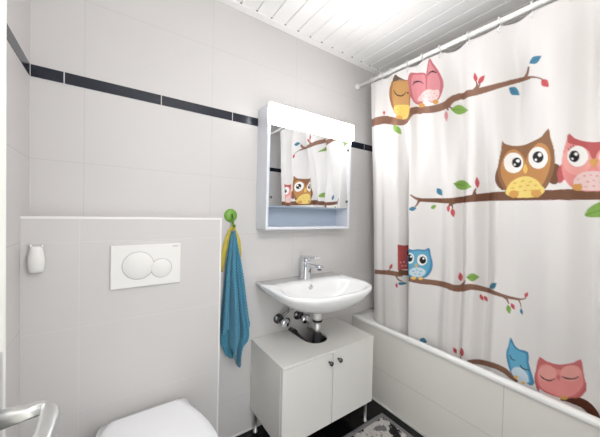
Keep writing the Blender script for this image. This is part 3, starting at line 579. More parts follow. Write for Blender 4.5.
('wh','334,1452 335,1439 340,1428 347,1419 358,1415 369,1415 381,1420 393,1429 402,1441 409,1456 411,1472 410,1486 404,1497 394,1505 383,1508 371,1506 359,1500 348,1491 340,1479 335,1466'),
('bk','442,1458 443,1451 445,1446 449,1441 455,1439 460,1439 466,1440 470,1444 474,1450 477,1456 478,1463 477,1471 475,1477 472,1482 467,1484 462,1485 456,1483 451,1479 446,1473 443,1466'),
('bk','349,1459 350,1452 353,1446 357,1442 363,1440 370,1440 377,1443 383,1448 388,1454 391,1462 393,1470 392,1477 388,1483 383,1487 377,1488 370,1488 364,1485 358,1480 353,1473 350,1466'),
('wh','450,1468 450,1465 451,1463 452,1462 454,1461 456,1461 458,1462 460,1463 462,1465 463,1467 463,1470 463,1472 462,1475 461,1476 459,1477 457,1477 455,1476 453,1475 451,1473 450,1470'),
('wh','464,1453 464,1451 465,1450 466,1449 467,1449 468,1449 469,1449 470,1450 471,1451 471,1452 471,1454 471,1455 471,1456 470,1457 469,1458 468,1458 467,1458 466,1457 465,1456 465,1454'),
('wh','356,1469 356,1467 357,1465 359,1464 361,1463 363,1463 366,1464 368,1466 370,1468 371,1471 371,1473 371,1476 370,1478 368,1479 366,1480 363,1480 361,1479 359,1477 357,1475 356,1472'),
('wh','374,1454 374,1452 375,1451 376,1450 377,1449 379,1450 380,1450 382,1451 383,1453 384,1454 384,1456 384,1458 383,1459 382,1460 381,1460 379,1460 377,1459 376,1458 375,1457 374,1455'),
('ye','425,1450 417,1438 412,1422 416,1410 422,1404 429,1412 434,1426 431,1441'),
('yel','497,1324 496,1334 493,1346 488,1358 483,1368 477,1376 470,1382 463,1387 455,1391 446,1394 437,1395 427,1395 417,1393 407,1390 396,1385 386,1379 378,1373 370,1366 364,1358 359,1350 354,1343 349,1338 345,1333 343,1330 342,1325 344,1319 349,1313 355,1307 364,1302 375,1300 389,1299 405,1299 420,1299 434,1300 448,1301 460,1302 471,1305 480,1308 487,1312 493,1317'),
('dash','456,1370 458,1368 463,1366 468,1366 471,1368 469,1370 464,1372 458,1372'),
('dash','424,1375 426,1373 432,1372 439,1372 441,1374 439,1376 433,1378 427,1377'),
('dash','392,1367 394,1365 400,1364 406,1365 409,1366 406,1368 401,1369 395,1369'),
('dash','465,1348 466,1345 471,1344 477,1344 479,1345 477,1348 472,1349 467,1349'),
('dash','434,1351 436,1349 442,1347 448,1348 451,1349 449,1352 443,1353 437,1353'),
('dash','402,1352 404,1350 410,1349 416,1350 419,1351 417,1353 411,1355 405,1354'),
('dash','371,1348 373,1346 379,1345 384,1346 387,1347 385,1349 380,1351 374,1350'),
('dash','444,1329 446,1327 452,1325 457,1325 460,1327 458,1329 453,1331 447,1331'),
('dash','412,1332 414,1330 420,1328 426,1329 429,1330 427,1333 421,1334 415,1333'),
('dash','386,1329 388,1327 394,1326 400,1326 402,1328 400,1330 395,1331 389,1331'),
('dash','357,1328 358,1326 364,1325 369,1325 372,1327 370,1329 365,1330 359,1330'),
('tn','447,1318 448,1312 450,1308 455,1304 460,1302 466,1301 472,1302 477,1305 481,1309 484,1314 485,1319 484,1325 482,1329 478,1333 473,1335 467,1336 461,1335 456,1332 451,1328 448,1323'),
('tn','355,1312 356,1307 359,1303 363,1300 369,1298 375,1298 382,1299 388,1302 393,1306 396,1311 397,1316 396,1321 393,1325 388,1328 382,1330 376,1330 370,1328 364,1325 359,1322 356,1317'),
('pr','287,1425 290,1425 294,1418 299,1409 302,1400 303,1392 303,1384 303,1376 302,1369 302,1362 300,1355 298,1349 296,1347 293,1348 289,1351 285,1357 282,1365 282,1379 283,1398 284,1415'),
('pr','138,1406 136,1406 132,1399 129,1390 126,1382 125,1375 125,1368 124,1361 125,1355 125,1349 126,1343 127,1338 128,1336 131,1337 134,1340 137,1346 139,1353 140,1366 140,1382 139,1398'),
('pp','276,1536 279,1525 281,1506 285,1486 289,1464 291,1435 291,1406 289,1384 284,1365 276,1349 267,1335 258,1325 247,1318 229,1314 209,1313 188,1312 169,1313 158,1319 150,1328 143,1339 138,1353 135,1370 134,1389 135,1415 138,1440 142,1461 146,1479 148,1497 151,1508 156,1503 164,1495 175,1492 187,1491 201,1493 214,1495 227,1499 239,1503 251,1509 262,1517 270,1529'),
('pr','276,1536 279,1524 279,1508 277,1501 271,1496 261,1492 248,1487 238,1477 228,1464 220,1443 212,1428 205,1440 197,1458 187,1467 176,1472 164,1472 153,1472 148,1476 147,1482 148,1496 151,1508 156,1503 164,1495 175,1492 187,1491 201,1493 214,1495 227,1499 239,1503 251,1509 262,1517 270,1529'),
('ppl','217,1429 218,1412 223,1397 231,1385 240,1377 251,1375 262,1378 272,1387 281,1400 287,1417 290,1435 288,1453 283,1468 275,1480 265,1487 254,1489 244,1485 234,1476 225,1463 220,1446'),
('wh','226,1445 227,1433 231,1422 236,1414 243,1409 250,1407 258,1409 265,1415 271,1425 275,1436 277,1449 276,1461 272,1472 267,1480 260,1485 253,1487 245,1484 238,1478 232,1469 228,1457'),
('bk','247,1447 248,1440 249,1434 252,1429 255,1426 259,1425 263,1427 267,1430 270,1435 272,1441 273,1448 272,1455 270,1461 268,1466 264,1469 260,1469 256,1468 253,1465 250,1460 248,1453'),
('wh','252,1455 252,1453 252,1452 253,1450 254,1449 256,1449 257,1449 258,1450 259,1452 260,1454 260,1456 260,1458 259,1460 258,1461 257,1462 256,1462 255,1462 253,1461 252,1459 252,1458'),
('wh','261,1438 261,1437 262,1436 262,1435 263,1434 264,1434 264,1435 265,1435 266,1436 266,1437 266,1438 266,1439 266,1441 265,1441 265,1442 264,1442 263,1442 262,1441 262,1440 261,1439'),
('lash','271,1473 272,1474 273,1476 275,1479 276,1480 277,1478 277,1477 275,1474 274,1471 273,1470'),
('lash','266,1480 267,1481 268,1483 269,1485 270,1487 271,1486 271,1484 270,1481 269,1479 269,1477'),
('lash','261,1484 261,1485 262,1487 263,1489 263,1491 265,1490 265,1488 264,1486 264,1484 263,1482'),
('tn','236,1330 237,1326 239,1322 241,1319 245,1317 249,1317 253,1318 256,1320 259,1323 261,1326 262,1330 261,1335 260,1338 257,1341 253,1343 249,1343 245,1343 242,1341 239,1338 237,1334'),
('ppl','136,1415 137,1399 141,1385 148,1374 157,1367 168,1366 179,1371 190,1380 199,1394 205,1410 207,1427 206,1444 201,1458 192,1468 182,1473 170,1472 159,1466 150,1457 142,1445 138,1431'),
('wh','147,1429 148,1418 151,1408 156,1401 162,1397 170,1396 178,1400 186,1407 192,1417 197,1428 198,1440 197,1452 194,1461 188,1468 180,1471 172,1470 164,1466 157,1460 152,1451 148,1440'),
('bk','150,1429 151,1423 152,1418 155,1414 158,1412 162,1411 166,1413 170,1417 173,1422 175,1428 176,1435 175,1441 173,1446 170,1450 167,1451 163,1451 159,1450 155,1446 153,1441 151,1435'),
('wh','162,1439 163,1437 163,1436 164,1435 165,1434 167,1434 168,1435 169,1436 170,1438 171,1439 171,1441 171,1443 170,1445 170,1446 168,1446 167,1446 166,1446 164,1445 163,1443 163,1441'),
('wh','156,1422 156,1420 156,1420 156,1419 157,1418 158,1418 159,1419 159,1419 160,1420 160,1421 160,1422 160,1423 160,1424 159,1425 159,1425 158,1425 157,1425 157,1424 156,1424 156,1423'),
('lash','151,1448 150,1450 149,1452 148,1454 147,1455 149,1457 149,1456 151,1454 152,1453 153,1452'),
('lash','155,1456 155,1458 154,1460 153,1462 153,1463 154,1465 155,1464 156,1462 157,1460 158,1459'),
('lash','160,1462 160,1464 160,1466 160,1468 159,1469 161,1470 161,1469 162,1467 163,1466 163,1464'),
('tn','155,1324 155,1320 157,1317 159,1314 163,1313 167,1312 171,1313 175,1316 178,1319 180,1322 181,1326 180,1330 178,1333 175,1336 172,1337 168,1337 163,1336 160,1334 157,1331 155,1327'),
('tn','222,1431 220,1433 216,1434 212,1434 208,1433 203,1431 200,1428 200,1424 201,1419 203,1414 205,1409 208,1404 211,1402 214,1405 218,1410 220,1416 222,1422 223,1427'),
('pkl','259,1352 258,1359 255,1366 251,1373 248,1378 243,1382 237,1386 229,1388 220,1389 211,1389 202,1387 192,1384 183,1380 177,1375 171,1370 167,1364 163,1358 160,1351 159,1344 158,1338 160,1333 162,1329 165,1324 169,1320 175,1317 185,1316 197,1316 209,1316 220,1317 232,1318 241,1321 247,1324 251,1330 255,1335 257,1340 259,1346'),
('pp','244,1360 245,1359 248,1358 251,1359 252,1361 251,1362 248,1363 245,1362'),
('pp','229,1372 230,1370 233,1370 236,1371 238,1372 236,1374 233,1375 230,1374'),
('pp','214,1375 215,1373 218,1373 221,1374 222,1375 221,1377 218,1377 215,1376'),
('pp','198,1369 199,1368 202,1367 205,1368 207,1370 205,1372 202,1372 199,1371'),
('pp','237,1341 238,1340 241,1339 244,1340 246,1341 245,1343 242,1344 239,1343'),
('pp','220,1350 222,1348 225,1348 228,1349 229,1350 228,1352 225,1352 222,1352'),
('pp','206,1354 207,1352 210,1352 213,1352 214,1354 213,1356 210,1356 207,1355'),
('pp','187,1344 189,1343 192,1342 195,1344 196,1345 195,1347 192,1347 189,1346'),
('pp','225,1331 226,1330 229,1329 232,1330 233,1332 232,1333 229,1334 226,1333'),
('pp','205,1333 206,1332 209,1331 213,1332 214,1334 213,1335 210,1336 206,1335'),
('tn','236,1330 237,1326 239,1322 241,1319 245,1317 249,1317 253,1318 256,1320 259,1323 261,1326 262,1330 261,1335 260,1338 257,1341 253,1343 249,1343 245,1343 242,1341 239,1338 237,1334'),
('br','1227,807 1209,811 1191,814 1178,816 1167,817 1155,818 1138,821 1116,825 1099,827 1078,828 1053,829 1036,827 1020,828 1015,859 1032,858 1049,859 1073,858 1095,857 1113,855 1133,851 1153,847 1165,846 1175,845 1186,844 1201,842 1217,839'),
('br2','1035,840 1031,839 1026,839 1022,837 1018,836 1014,835 1009,834 1003,833 965,845 966,875 951,882 1008,866 1013,867 1017,868 1021,869 1025,870 1029,871 1032,872'),
('br','994,816 988,816 978,815 966,815 950,816 936,816 923,814 910,813 897,812 882,811 866,812 850,813 834,814 820,814 807,814 792,814 771,817 752,818 737,816 722,814 712,811 705,809 699,808 692,809 677,814 654,827 643,833 634,838 624,841 614,841 603,838 593,834 582,830 568,831 550,833 532,837 520,836 510,834 500,833 490,831 480,831 468,832 455,833 442,835 431,839 422,843 415,848 409,853 405,856 407,860 411,857 416,853 423,850 431,847 441,846 454,845 466,845 478,846 488,847 497,849 507,851 516,854 526,856 540,857 560,855 578,854 590,858 601,864 612,869 624,871 638,868 651,864 670,855 688,847 695,845 700,844 704,844 709,845 716,847 727,850 743,851 761,851 784,847 802,845 817,845 832,844 849,844 865,843 881,843 894,843 907,844 919,845 930,847 941,848 955,847 967,847 976,847 983,847'),
('br','674,835 673,840 670,846 667,854 664,860 661,867 658,873 655,878 654,881 659,882 663,878 670,871 679,864 684,859 689,854 693,849 696,846 698,843'),
('br','503,834 500,833 496,831 491,828 487,826 484,822 481,816 478,811 476,807 472,810 474,814 476,821 478,827 481,834 486,838 490,843 495,846 498,848'),
('br','441,838 439,835 437,832 434,829 431,824 429,818 427,810 426,802 425,797 422,799 423,804 424,812 425,820 427,827 429,832 432,837 434,841 436,843'),
('rd','694,865 690,872 687,879 686,886 686,892 689,897 692,902 695,907 698,913 700,907 701,900 702,894 703,888 702,882 701,876 698,870'),
('rdd','693,865 694,873 695,884 696,896 697,903 698,903 697,895 696,884 696,872 695,865'),
('gr','651,898 642,891 634,886 627,884 620,885 615,889 611,894 607,900 603,907 607,914 612,919 617,924 623,925 629,924 636,918 644,910'),
('grd','650,896 640,899 626,903 615,905 610,906 610,908 616,907 627,906 641,903 651,900'),
('bl','565,855 553,857 542,861 534,866 530,870 527,876 525,882 524,889 523,896 530,895 538,892 548,888 556,883 561,878 564,871 566,864'),
('bld','564,854 557,861 546,872 535,883 529,889 530,890 536,884 548,873 559,862 566,856'),
('rd','599,821 600,815 600,809 600,804 598,800 597,796 595,793 592,790 589,787 589,792 589,797 589,803 590,807 592,811 594,815 596,818'),
('rdd','600,820 598,815 596,807 593,799 592,793 591,794 593,799 595,807 597,815 599,821'),
('rd','587,812 588,806 588,801 587,797 586,793 584,790 581,788 577,786 572,786 572,791 572,796 573,800 575,804 577,807 580,809 584,811'),
('rdd','588,812 586,807 583,800 579,794 576,790 576,790 579,795 582,801 585,808 587,813'),
('rd','411,858 406,861 403,864 400,867 398,870 398,874 398,878 399,882 400,886 403,883 407,880 410,877 413,874 414,870 414,867 413,863'),
('rdd','411,858 409,863 406,869 403,876 402,880 402,880 404,876 407,869 410,863 412,858'),
('gr','478,804 481,796 483,790 484,784 483,778 480,774 477,770 474,766 470,762 468,769 466,775 465,782 465,787 466,792 469,797 473,800'),
('grd','479,803 478,796 475,787 473,777 472,770 471,771 472,777 474,787 476,797 477,804'),
('rd','466,814 467,807 467,802 466,798 464,795 462,793 458,791 455,790 450,789 450,794 451,799 451,803 452,807 455,810 458,812 461,813'),
('rdd','467,813 464,809 460,803 457,797 454,793 453,794 456,798 460,804 463,810 466,814'),
('bl','426,803 428,798 429,794 429,789 428,786 426,783 423,781 421,779 418,777 417,781 416,786 416,790 416,794 418,797 420,800 422,802'),
('bld','427,803 425,799 423,792 421,786 420,782 419,782 420,786 422,793 424,799 426,804'),
('rd','1087,864 1080,868 1074,872 1070,877 1067,882 1066,888 1066,894 1066,900 1066,906 1072,901 1077,897 1082,892 1086,887 1088,882 1089,876 1089,870'),
('rdd','1086,863 1083,870 1078,880 1073,890 1070,897 1071,897 1074,891 1079,881 1084,871 1088,864'),
('rd','1044,786 1047,781 1049,776 1050,771 1049,767 1047,763 1045,760 1043,757 1040,753 1038,758 1036,763 1035,768 1035,772 1036,776 1037,780 1040,783'),
('rdd','1045,786 1044,781 1043,773 1042,765 1041,760 1040,760 1041,765 1042,773 1043,781 1043,786'),
('bl','1034,788 1033,782 1032,778 1030,776 1027,775 1022,775 1018,776 1013,778 1007,780 1009,784 1011,788 1013,791 1016,793 1019,794 1024,793 1029,791'),
('bld','1034,787 1031,786 1024,784 1018,782 1013,781 1013,782 1017,783 1024,785 1030,787 1033,789'),
('br','1056,835 1052,830 1047,823 1042,815 1038,808 1034,804 1030,800 1026,797 1023,795 1019,799 1021,802 1025,805 1028,809 1032,814 1036,821 1040,830 1044,838 1046,844'),
('br','1106,842 1102,845 1097,849 1092,854 1087,858 1084,863 1082,868 1081,872 1080,875 1085,876 1086,873 1088,869 1090,865 1092,862 1096,859 1102,856 1107,853 1111,851'),
('rr','1035,1030 1017,1023 962,1035 969,959 968,878 1036,869'),
('ppl','983,972 983,960 983,948 973,942 969,939 965,939 951,945 1005,937 1007,946 1008,957 1009,969 1008,982 1007,993 1005,1002 951,1018 965,1017 969,1013 973,1007 983,995 983,984'),
('bk','967,980 967,973 966,967 964,963 962,960 953,962 1005,950 1006,954 1007,959 1008,965 1008,973 1008,980 1007,987 1006,992 1005,995 953,1007 962,1003 964,999 966,994 967,987'),
('pkl','1023,916 1023,914 1025,913 1026,914 1027,916 1026,919 1025,920 1023,919'),
('pkl','1015,919 1015,917 1017,916 1018,917 1019,919 1018,922 1017,923 1015,921'),
('pkl','1019,896 1019,894 1021,893 1022,894 1023,896 1022,898 1021,899 1019,898'),
('pkl','1010,895 1011,893 1013,892 1014,893 1015,896 1014,898 1013,899 1011,898'),
('owlbd','989,1021 974,1022 954,1014 937,1009 926,1009 917,1012 908,1014 898,1014 889,1013 880,1013 872,1018 865,1025 859,1026 855,1018 853,1004 851,988 847,970 842,950 840,931 841,914 844,898 849,883 856,870 866,857 877,848 890,843 905,841 920,841 934,841 953,841 972,845 987,856 998,872 1005,891 1008,911 1008,934 1005,957 1002,981 998,1006'),
('owlb','977,994 964,998 946,999 934,999 925,1001 916,1003 908,1005 898,1005 888,1004 880,1004 874,1007 870,1011 866,1011 863,1005 861,995 859,983 856,966 853,947 853,929 856,912 861,895 866,881 871,869 877,860 884,854 896,850 910,848 923,849 934,850 948,853 963,857 974,866 983,878 989,894 993,914 994,938 993,959 990,974 985,985'),
('wh','924,959 925,949 927,940 931,933 936,928 942,925 951,925 960,928 967,934 971,942 972,952 971,962 967,972 961,980 952,986 943,989 936,988 931,984 927,978 925,969'),
('wh','867,955 868,945 871,936 876,928 882,923 888,920 895,921 901,925 906,932 910,941 911,951 910,961 907,971 902,979 896,984 889,986 882,985 876,981 871,974 868,965'),
('bk','930,960 931,953 933,947 935,942 939,938 944,936 951,936 957,938 962,942 965,948 966,955 965,962 962,969 958,974 951,979 944,981 939,980 936,978 933,973 931,967'),
('bk','873,953 873,946 875,940 878,935 882,932 886,930 890,931 894,933 897,938 900,944 900,951 900,957 898,964 895,969 891,972 887,974 883,973 879,970 876,966 874,960'),
('wh','933,968 933,966 934,964 935,963 936,961 938,961 940,961 941,962 943,963 944,965 944,966 944,968 943,970 942,972 940,973 938,974 936,973 935,973 934,971 933,970'),
('wh','879,962 879,960 880,958 881,957 882,956 883,955 885,956 886,956 887,958 888,959 888,961 888,963 887,965 886,966 885,967 883,968 882,968 881,967 880,966 879,964'),
('ye','914,932 910,927 908,918 910,909 914,904 918,908 920,917 918,926'),
('owlbl','872,883 874,874 879,866 887,859 897,854 908,851 920,851 931,853 940,858 949,864 952,872 949,882 940,892 931,899 920,905 909,907 898,907 888,904 880,899 874,892'),
('ye','913,844 913,841 915,838 918,835 921,834 925,833 929,832 932,833 936,835 938,837 938,840 938,843 936,846 933,849 929,851 925,852 921,852 918,851 915,849 913,847'),
('ye','883,846 883,843 885,840 887,838 890,836 893,835 897,835 900,836 902,838 904,840 904,843 904,846 902,849 900,851 897,853 894,854 890,854 888,853 885,851 884,849'),
('owlb','921,882 922,880 927,878 931,879 933,881 931,883 927,885 922,884'),
('owlb','905,892 907,890 911,888 915,889 917,891 915,893 911,894 907,894'),
('owlb','889,886 890,884 894,882 899,883 900,885 899,887 895,888 890,888'),
('owlb','912,867 914,865 918,864 922,864 924,866 922,868 918,870 914,869'),
('owlb','893,868 895,866 899,864 903,865 905,867 903,869 899,871 895,870'),
('br','634,459 627,462 619,465 611,466 605,466 599,466 594,465 587,465 579,465 565,470 547,479 530,487 519,488 509,488 500,486 491,484 484,482 477,479 470,475 463,471 457,468 449,466 442,465 435,464 431,463 424,477 428,479 434,482 440,485 446,489 451,493 457,499 464,504 472,508 482,511 492,513 502,515 512,516 524,516 539,511 559,500 574,493 585,491 592,491 598,491 605,491 612,489 620,485 629,480 635,475'),
('br3','278,485 273,486 266,488 259,488 252,488 244,487 236,486 228,484 222,482 216,478 211,473 206,468 201,462 196,454 190,444 185,434 182,428 163,457 166,464 170,475 175,486 181,496 188,503 194,509 202,514 210,518 220,520 230,521 240,519 249,517 258,512 267,505 274,498 278,493'),
('rd','697,477 695,484 695,490 695,495 696,499 698,502 701,505 703,508 706,511 706,506 707,500 707,495 706,490 705,486 703,482 700,479'),
('rdd','696,478 698,483 700,491 702,499 704,505 704,504 703,499 701,490 699,482 697,477'),
('rd','657,485 652,495 649,502 648,509 648,515 650,520 653,525 658,528 664,529 670,519 675,509 678,500 680,492 678,487 674,484 666,484'),
('rdd','656,486 657,493 659,504 660,514 662,521 663,520 662,513 661,502 660,491 659,484'),
('br','650,464 653,467 658,470 665,472 670,473 671,474 670,476 668,479 667,482 673,480 674,477 677,473 680,468 679,464 674,462 667,460 660,459 656,457'),
('bl','889,485 887,475 884,469 880,465 875,464 870,466 864,470 857,475 851,480 854,487 857,492 861,497 865,500 870,500 876,498 882,493'),
('bld','890,483 883,482 874,481 865,480 859,480 858,482 865,482 874,484 882,485 889,486'),
('owlbd','460,660 452,648 443,630 433,623 421,621 404,626 389,626 386,607 386,582 379,559 372,538 366,520 363,506 367,495 374,487 383,485 395,486 412,483 430,481 442,482 451,490 460,509 467,532 472,556 474,579 472,597 467,615 464,642'),
('owlb','458,637 454,633 450,625 444,618 437,615 429,613 421,612 412,613 404,615 398,613 396,604 396,591 395,577 391,562 387,545 383,530 381,517 378,505 379,496 383,493 389,492 397,492 407,491 418,491 428,492 435,493 441,496 446,501 451,513 455,528 459,542 462,555 464,567 466,579 466,589 464,599 463,609 462,620 460,631'),
('owlbl','452,508 448,518 441,528 434,535 427,539 420,541 412,540 404,538 395,533 389,525 386,515 384,502 387,491 395,486 406,483 417,481 426,481 434,481 441,485 446,491 451,499'),
('lash','461,578 460,574 459,569 457,564 454,560 450,559 446,559 442,560 439,561 438,565 441,564 445,564 449,564 452,565 454,568 456,572 457,577 458,580'),
('lash','420,552 419,550 417,546 414,542 409,540 403,541 395,544 387,547 382,550 382,553 387,551 394,549 402,546 407,546 411,547 414,550 416,553 418,555'),
('ye','426,493 426,491 427,488 429,485 432,483 434,481 437,480 439,479 441,480 442,481 443,483 442,486 441,489 439,491 437,494 434,496 432,497 429,497 428,497 426,495'),
('ye','397,485 397,483 398,480 400,478 402,475 405,473 407,472 410,471 411,472 413,473 413,474 413,476 412,479 410,481 408,484 405,485 402,487 400,487 398,487 397,486'),
('pr','358,556 361,554 362,548 363,539 364,531 363,523 363,514 361,506 359,499 357,491 353,484 350,479 347,480 345,488 343,501 342,515 342,527 345,537 350,546 355,553'),
('pr','219,593 217,595 215,592 213,587 212,581 211,575 211,568 211,561 212,553 215,546 218,538 221,531 225,524 230,519 236,514 241,511 244,512 243,518 239,527 235,539 231,550 228,561 225,575 222,586'),
('ppd','347,630 337,630 322,625 303,626 282,631 263,642 246,653 235,666 227,672 223,655 221,630 217,606 214,582 217,559 224,539 233,524 244,513 257,504 272,498 289,493 308,491 327,490 344,494 354,511 359,534 360,554 358,575 354,606'),
('pp','347,584 341,597 332,607 322,614 311,614 300,610 289,608 281,610 274,613 267,618 260,627 253,636 246,642 239,643 232,640 227,633 223,619 220,600 219,583 221,569 226,555 231,543 237,533 243,523 251,516 259,509 267,505 276,501 286,499 297,499 308,499 319,499 331,500 340,503 346,512 350,525 352,538 353,553 351,570'),
('ppl','292,590 293,579 297,568 303,557 310,548 319,542 328,538 337,537 344,540 349,547 351,557 349,568 345,581 338,592 329,602 320,609 311,612 304,611 298,607 294,600'),
('ppl','227,617 228,607 231,597 237,587 244,580 252,576 260,574 268,575 274,580 278,587 280,596 278,607 275,618 269,628 261,635 253,640 245,641 238,639 232,634 228,626'),
('ppd','292,577 290,583 286,587 282,587 280,583 282,572 285,563 289,568'),
('lash','344,551 341,549 338,546 333,544 329,543 325,543 320,543 315,545 311,547 306,551 302,557 298,561 295,565 296,567 299,564 303,560 307,556 311,553 315,551 319,550 323,549 327,549 331,550 335,551 339,553 342,554'),
('lash','276,583 273,583 270,581 265,580 261,580 256,581 251,583 246,585 242,587 238,591 235,595 232,599 231,601 232,604 234,602 236,598 240,595 243,592 247,590 251,588 256,587 260,586 264,586 269,586 273,586 275,587'),
('tn','258,506 258,503 260,500 262,497 264,495 268,493 271,491 274,491 276,492 278,493 278,496 278,499 276,502 274,505 271,508 268,510 265,511 262,511 260,510 258,508'),
]
# ------------------------------------------------------------------ curtain rod, rings, curtain
rx = 1.408
rod = thing('curtain_rod', (rx,.567,rod_z(.567)), 'white curtain rod running along the bath below the boarded ceiling', 'rod')
MB().tube([(rx,YF+.012,rod_z(YF)),(rx,YB-.012,rod_z(YB))], .0115, 20).build('pole', m_rod, rod)
for y, d in ((YB-.0005,-1),(YF+.0005,1)):
    MB().lathe((rx,y,rod_z(y)), (0,d,0), [(.018,0),(.019,.004),(.019,.012),(.014,.020),(.0118,.028),(.001,.028)]).build('end_cap', m_plastic, rod)
ORD = ['first','second','third','fourth','fifth','sixth','seventh','eighth','ninth','tenth','eleventh','twelfth']
ring0 = None
for i, y in enumerate(RING_Y):
    if i == 0:
        n = 24; z0 = rod_z(y)
        # C-shaped plastic hook over the rod with an eye at the hem
        P = [(rx+.0165*math.sin(q), y, z0+.0165*math.cos(q)) for q in [R(a) for a in range(-150,151,15)]]
        P += [(rx+.006,y,z0-.022),(rx+.004,y,z0-.030),(rx+.003,y,z0-.040),(rx-.003,y,z0-.046),(rx-.009,y,z0-.041),(rx-.009,y,z0-.032)]
        ring0 = MB().tube(P, .0032, 10).build('curtain_ring', m_rod, origin=(rx,y,z0)); r_ = ring0
    else:
        r_ = ring0.copy(); COL.objects.link(r_); r_.location = (rx, y, rod_z(y))
    tag(r_, 'white plastic curtain ring, %s on the rod counted from the mirror wall' % ORD[i], 'curtain ring', 'rings along the curtain rod')

def raster_print():
    """fills the printed shapes (cloth millimetres) on a raster of the flat cloth"""
    x0, z0, s = 60, 330, 1.25; W, H = 960, 1440
    img = np.empty((H, W, 3), np.float32); img[:] = lin((232,228,225))
    for c, pts in PRINT:
        P = np.array([[float(q) for q in p.split(',')] for p in pts.split()]); P = (P-(x0,z0))/s
        a0, b0 = np.floor(P.min(0)).astype(int)-1; a1, b1 = np.ceil(P.max(0)).astype(int)+1
        a0, b0, a1, b1 = max(a0,0), max(b0,0), min(a1,W-1), min(b1,H-1)
        if a1 <= a0 or b1 <= b0: continue
        xs = np.arange(a0, a1+1); cov = np.zeros((b1-b0+1, len(xs)), np.float32)
        sx = ((xs[:,None]+np.array([-.25,.25])).ravel())
        for dy in (-.25,.25):
            ys = np.arange(b0, b1+1)+dy; ins = np.zeros((len(ys), len(sx)), bool)
            for (ax, ay), (bx, by_) in zip(P, np.roll(P, -1, 0)):
                if ay == by_: continue
                hit = (ys >= min(ay,by_)) & (ys < max(ay,by_)); yy = ys[hit]
                if len(yy) == 0: continue
                ins[hit] ^= sx[None,:] < (ax+(yy-ay)*(bx-ax)/(by_-ay))[:,None]
            cov += ins.reshape(len(ys), -1, 2).mean(2)/2
        sub = img[b0:b1+1, a0:a1+1]; sub += cov[...,None]*(np.array(lin(PRINT_COLORS[c]), np.float32)-sub)
    return img, x0, z0, s
def make_curtain():
    NU, NV = 470, 600
    q = np.linspace(.078, 1.236, 4000)
    xx = curtain_x(q, np.full_like(q, 1.0)); L = np.concatenate([[0], np.cumsum(np.hypot(np.diff(q), np.diff(xx)))])
    y = np.interp(np.linspace(0, L[-1], NU), L, q)
    top = curtain_top(y); bot = .352+.004*np.sin(y*9)
    t = np.linspace(0, 1, NV)[:,None]
    Z = bot[None,:]*(1-t)+top[None,:]*t; Y = np.broadcast_to(y, Z.shape)
    X = curtain_x(Y.ravel(), Z.ravel()).reshape(Z.shape)
    # small creases in the cloth
    X = X+.0012*np.sin(31*Y+7*Z)*np.sin(13*Z+9*Y)
    V = np.stack([X, Y, Z], -1).reshape(-1, 3).astype(np.float32); o0 = np.array([1.44, .65, .352], np.float32)
    idx = np.arange(NU*NV).reshape(NV, NU); F = np.stack([idx[:-1,:-1], idx[:-1,1:], idx[1:,1:], idx[1:,:-1]], -1).reshape(-1, 4)
    me = bpy.data.meshes.new('shower_curtain'); me.vertices.add(len(V)); me.vertices.foreach_set('co', (V-o0).ravel())
    me.loops.add(F.size); me.loops.foreach_set('vertex_index', F.ravel().astype(np.int32)); me.polygons.add(len(F))
    me.polygons.foreach_set('loop_start', np.arange(0, F.size, 4, dtype=np.int32)); me.polygons.foreach_set('loop_total', np.full(len(F), 4, np.int32))
    me.polygons.foreach_set('use_smooth', np.ones(len(F), bool)); me.update(calc_edges=True)
    img, x0, z0, s = raster_print()
    gx = np.clip((V[:,1]*1000-x0)/s, 0, img.shape[1]-1.01); gz = np.clip((V[:,2]*1000-z0)/s, 0, img.shape[0]-1.01)
    i, j = gx.astype(int), gz.astype(int); fx, fz = (gx-i)[:,None], (gz-j)[:,None]
    c = (img[j,i]*(1-fx)+img[j,i+1]*fx)*(1-fz)+(img[j+1,i]*(1-fx)+img[j+1,i+1]*fx)*fz
    at = me.color_attributes.new('owl_print', 'FLOAT_COLOR', 'POINT'); at.data.foreach_set('color', np.concatenate([c, np.ones((len(c),1))], 1).astype(np.float32).ravel())
    m, tr_, b = principled('printed curtain cloth'); a = tr_.nodes.new('ShaderNodeVertexColor'); a.layer_name = 'owl_print'
    tr_.links.new(a.outputs['Color'], b.inputs['Base Color']); b.inputs['Roughness'].default_value = .55; b.inputs['Specular IOR Level'].default_value = .3
    tl = tr_.nodes.new('ShaderNodeBsdfTranslucent'); tr_.links.new(a.outputs['Color'], tl.inputs[0]); ms = tr_.nodes.new('ShaderNodeMixShader'); ms.inputs[0].default_value = .15
    out = tr_.nodes['Material Output']; tr_.links.new(b.outputs[0], ms.inputs[1]); tr_.links.new(tl.outputs[0], ms.inputs[2]); tr_.links.new(ms.outputs[0], out.inputs[0])
    me.materials.append(m); o = bpy.data.objects.new('shower_curtain', me); COL.objects.link(o); o.location = tuple(float(v) for v in o0)
    return tag(o, 'white shower curtain printed with owls on branches hanging inside the bathtub', 'shower curtain')
make_curtain()

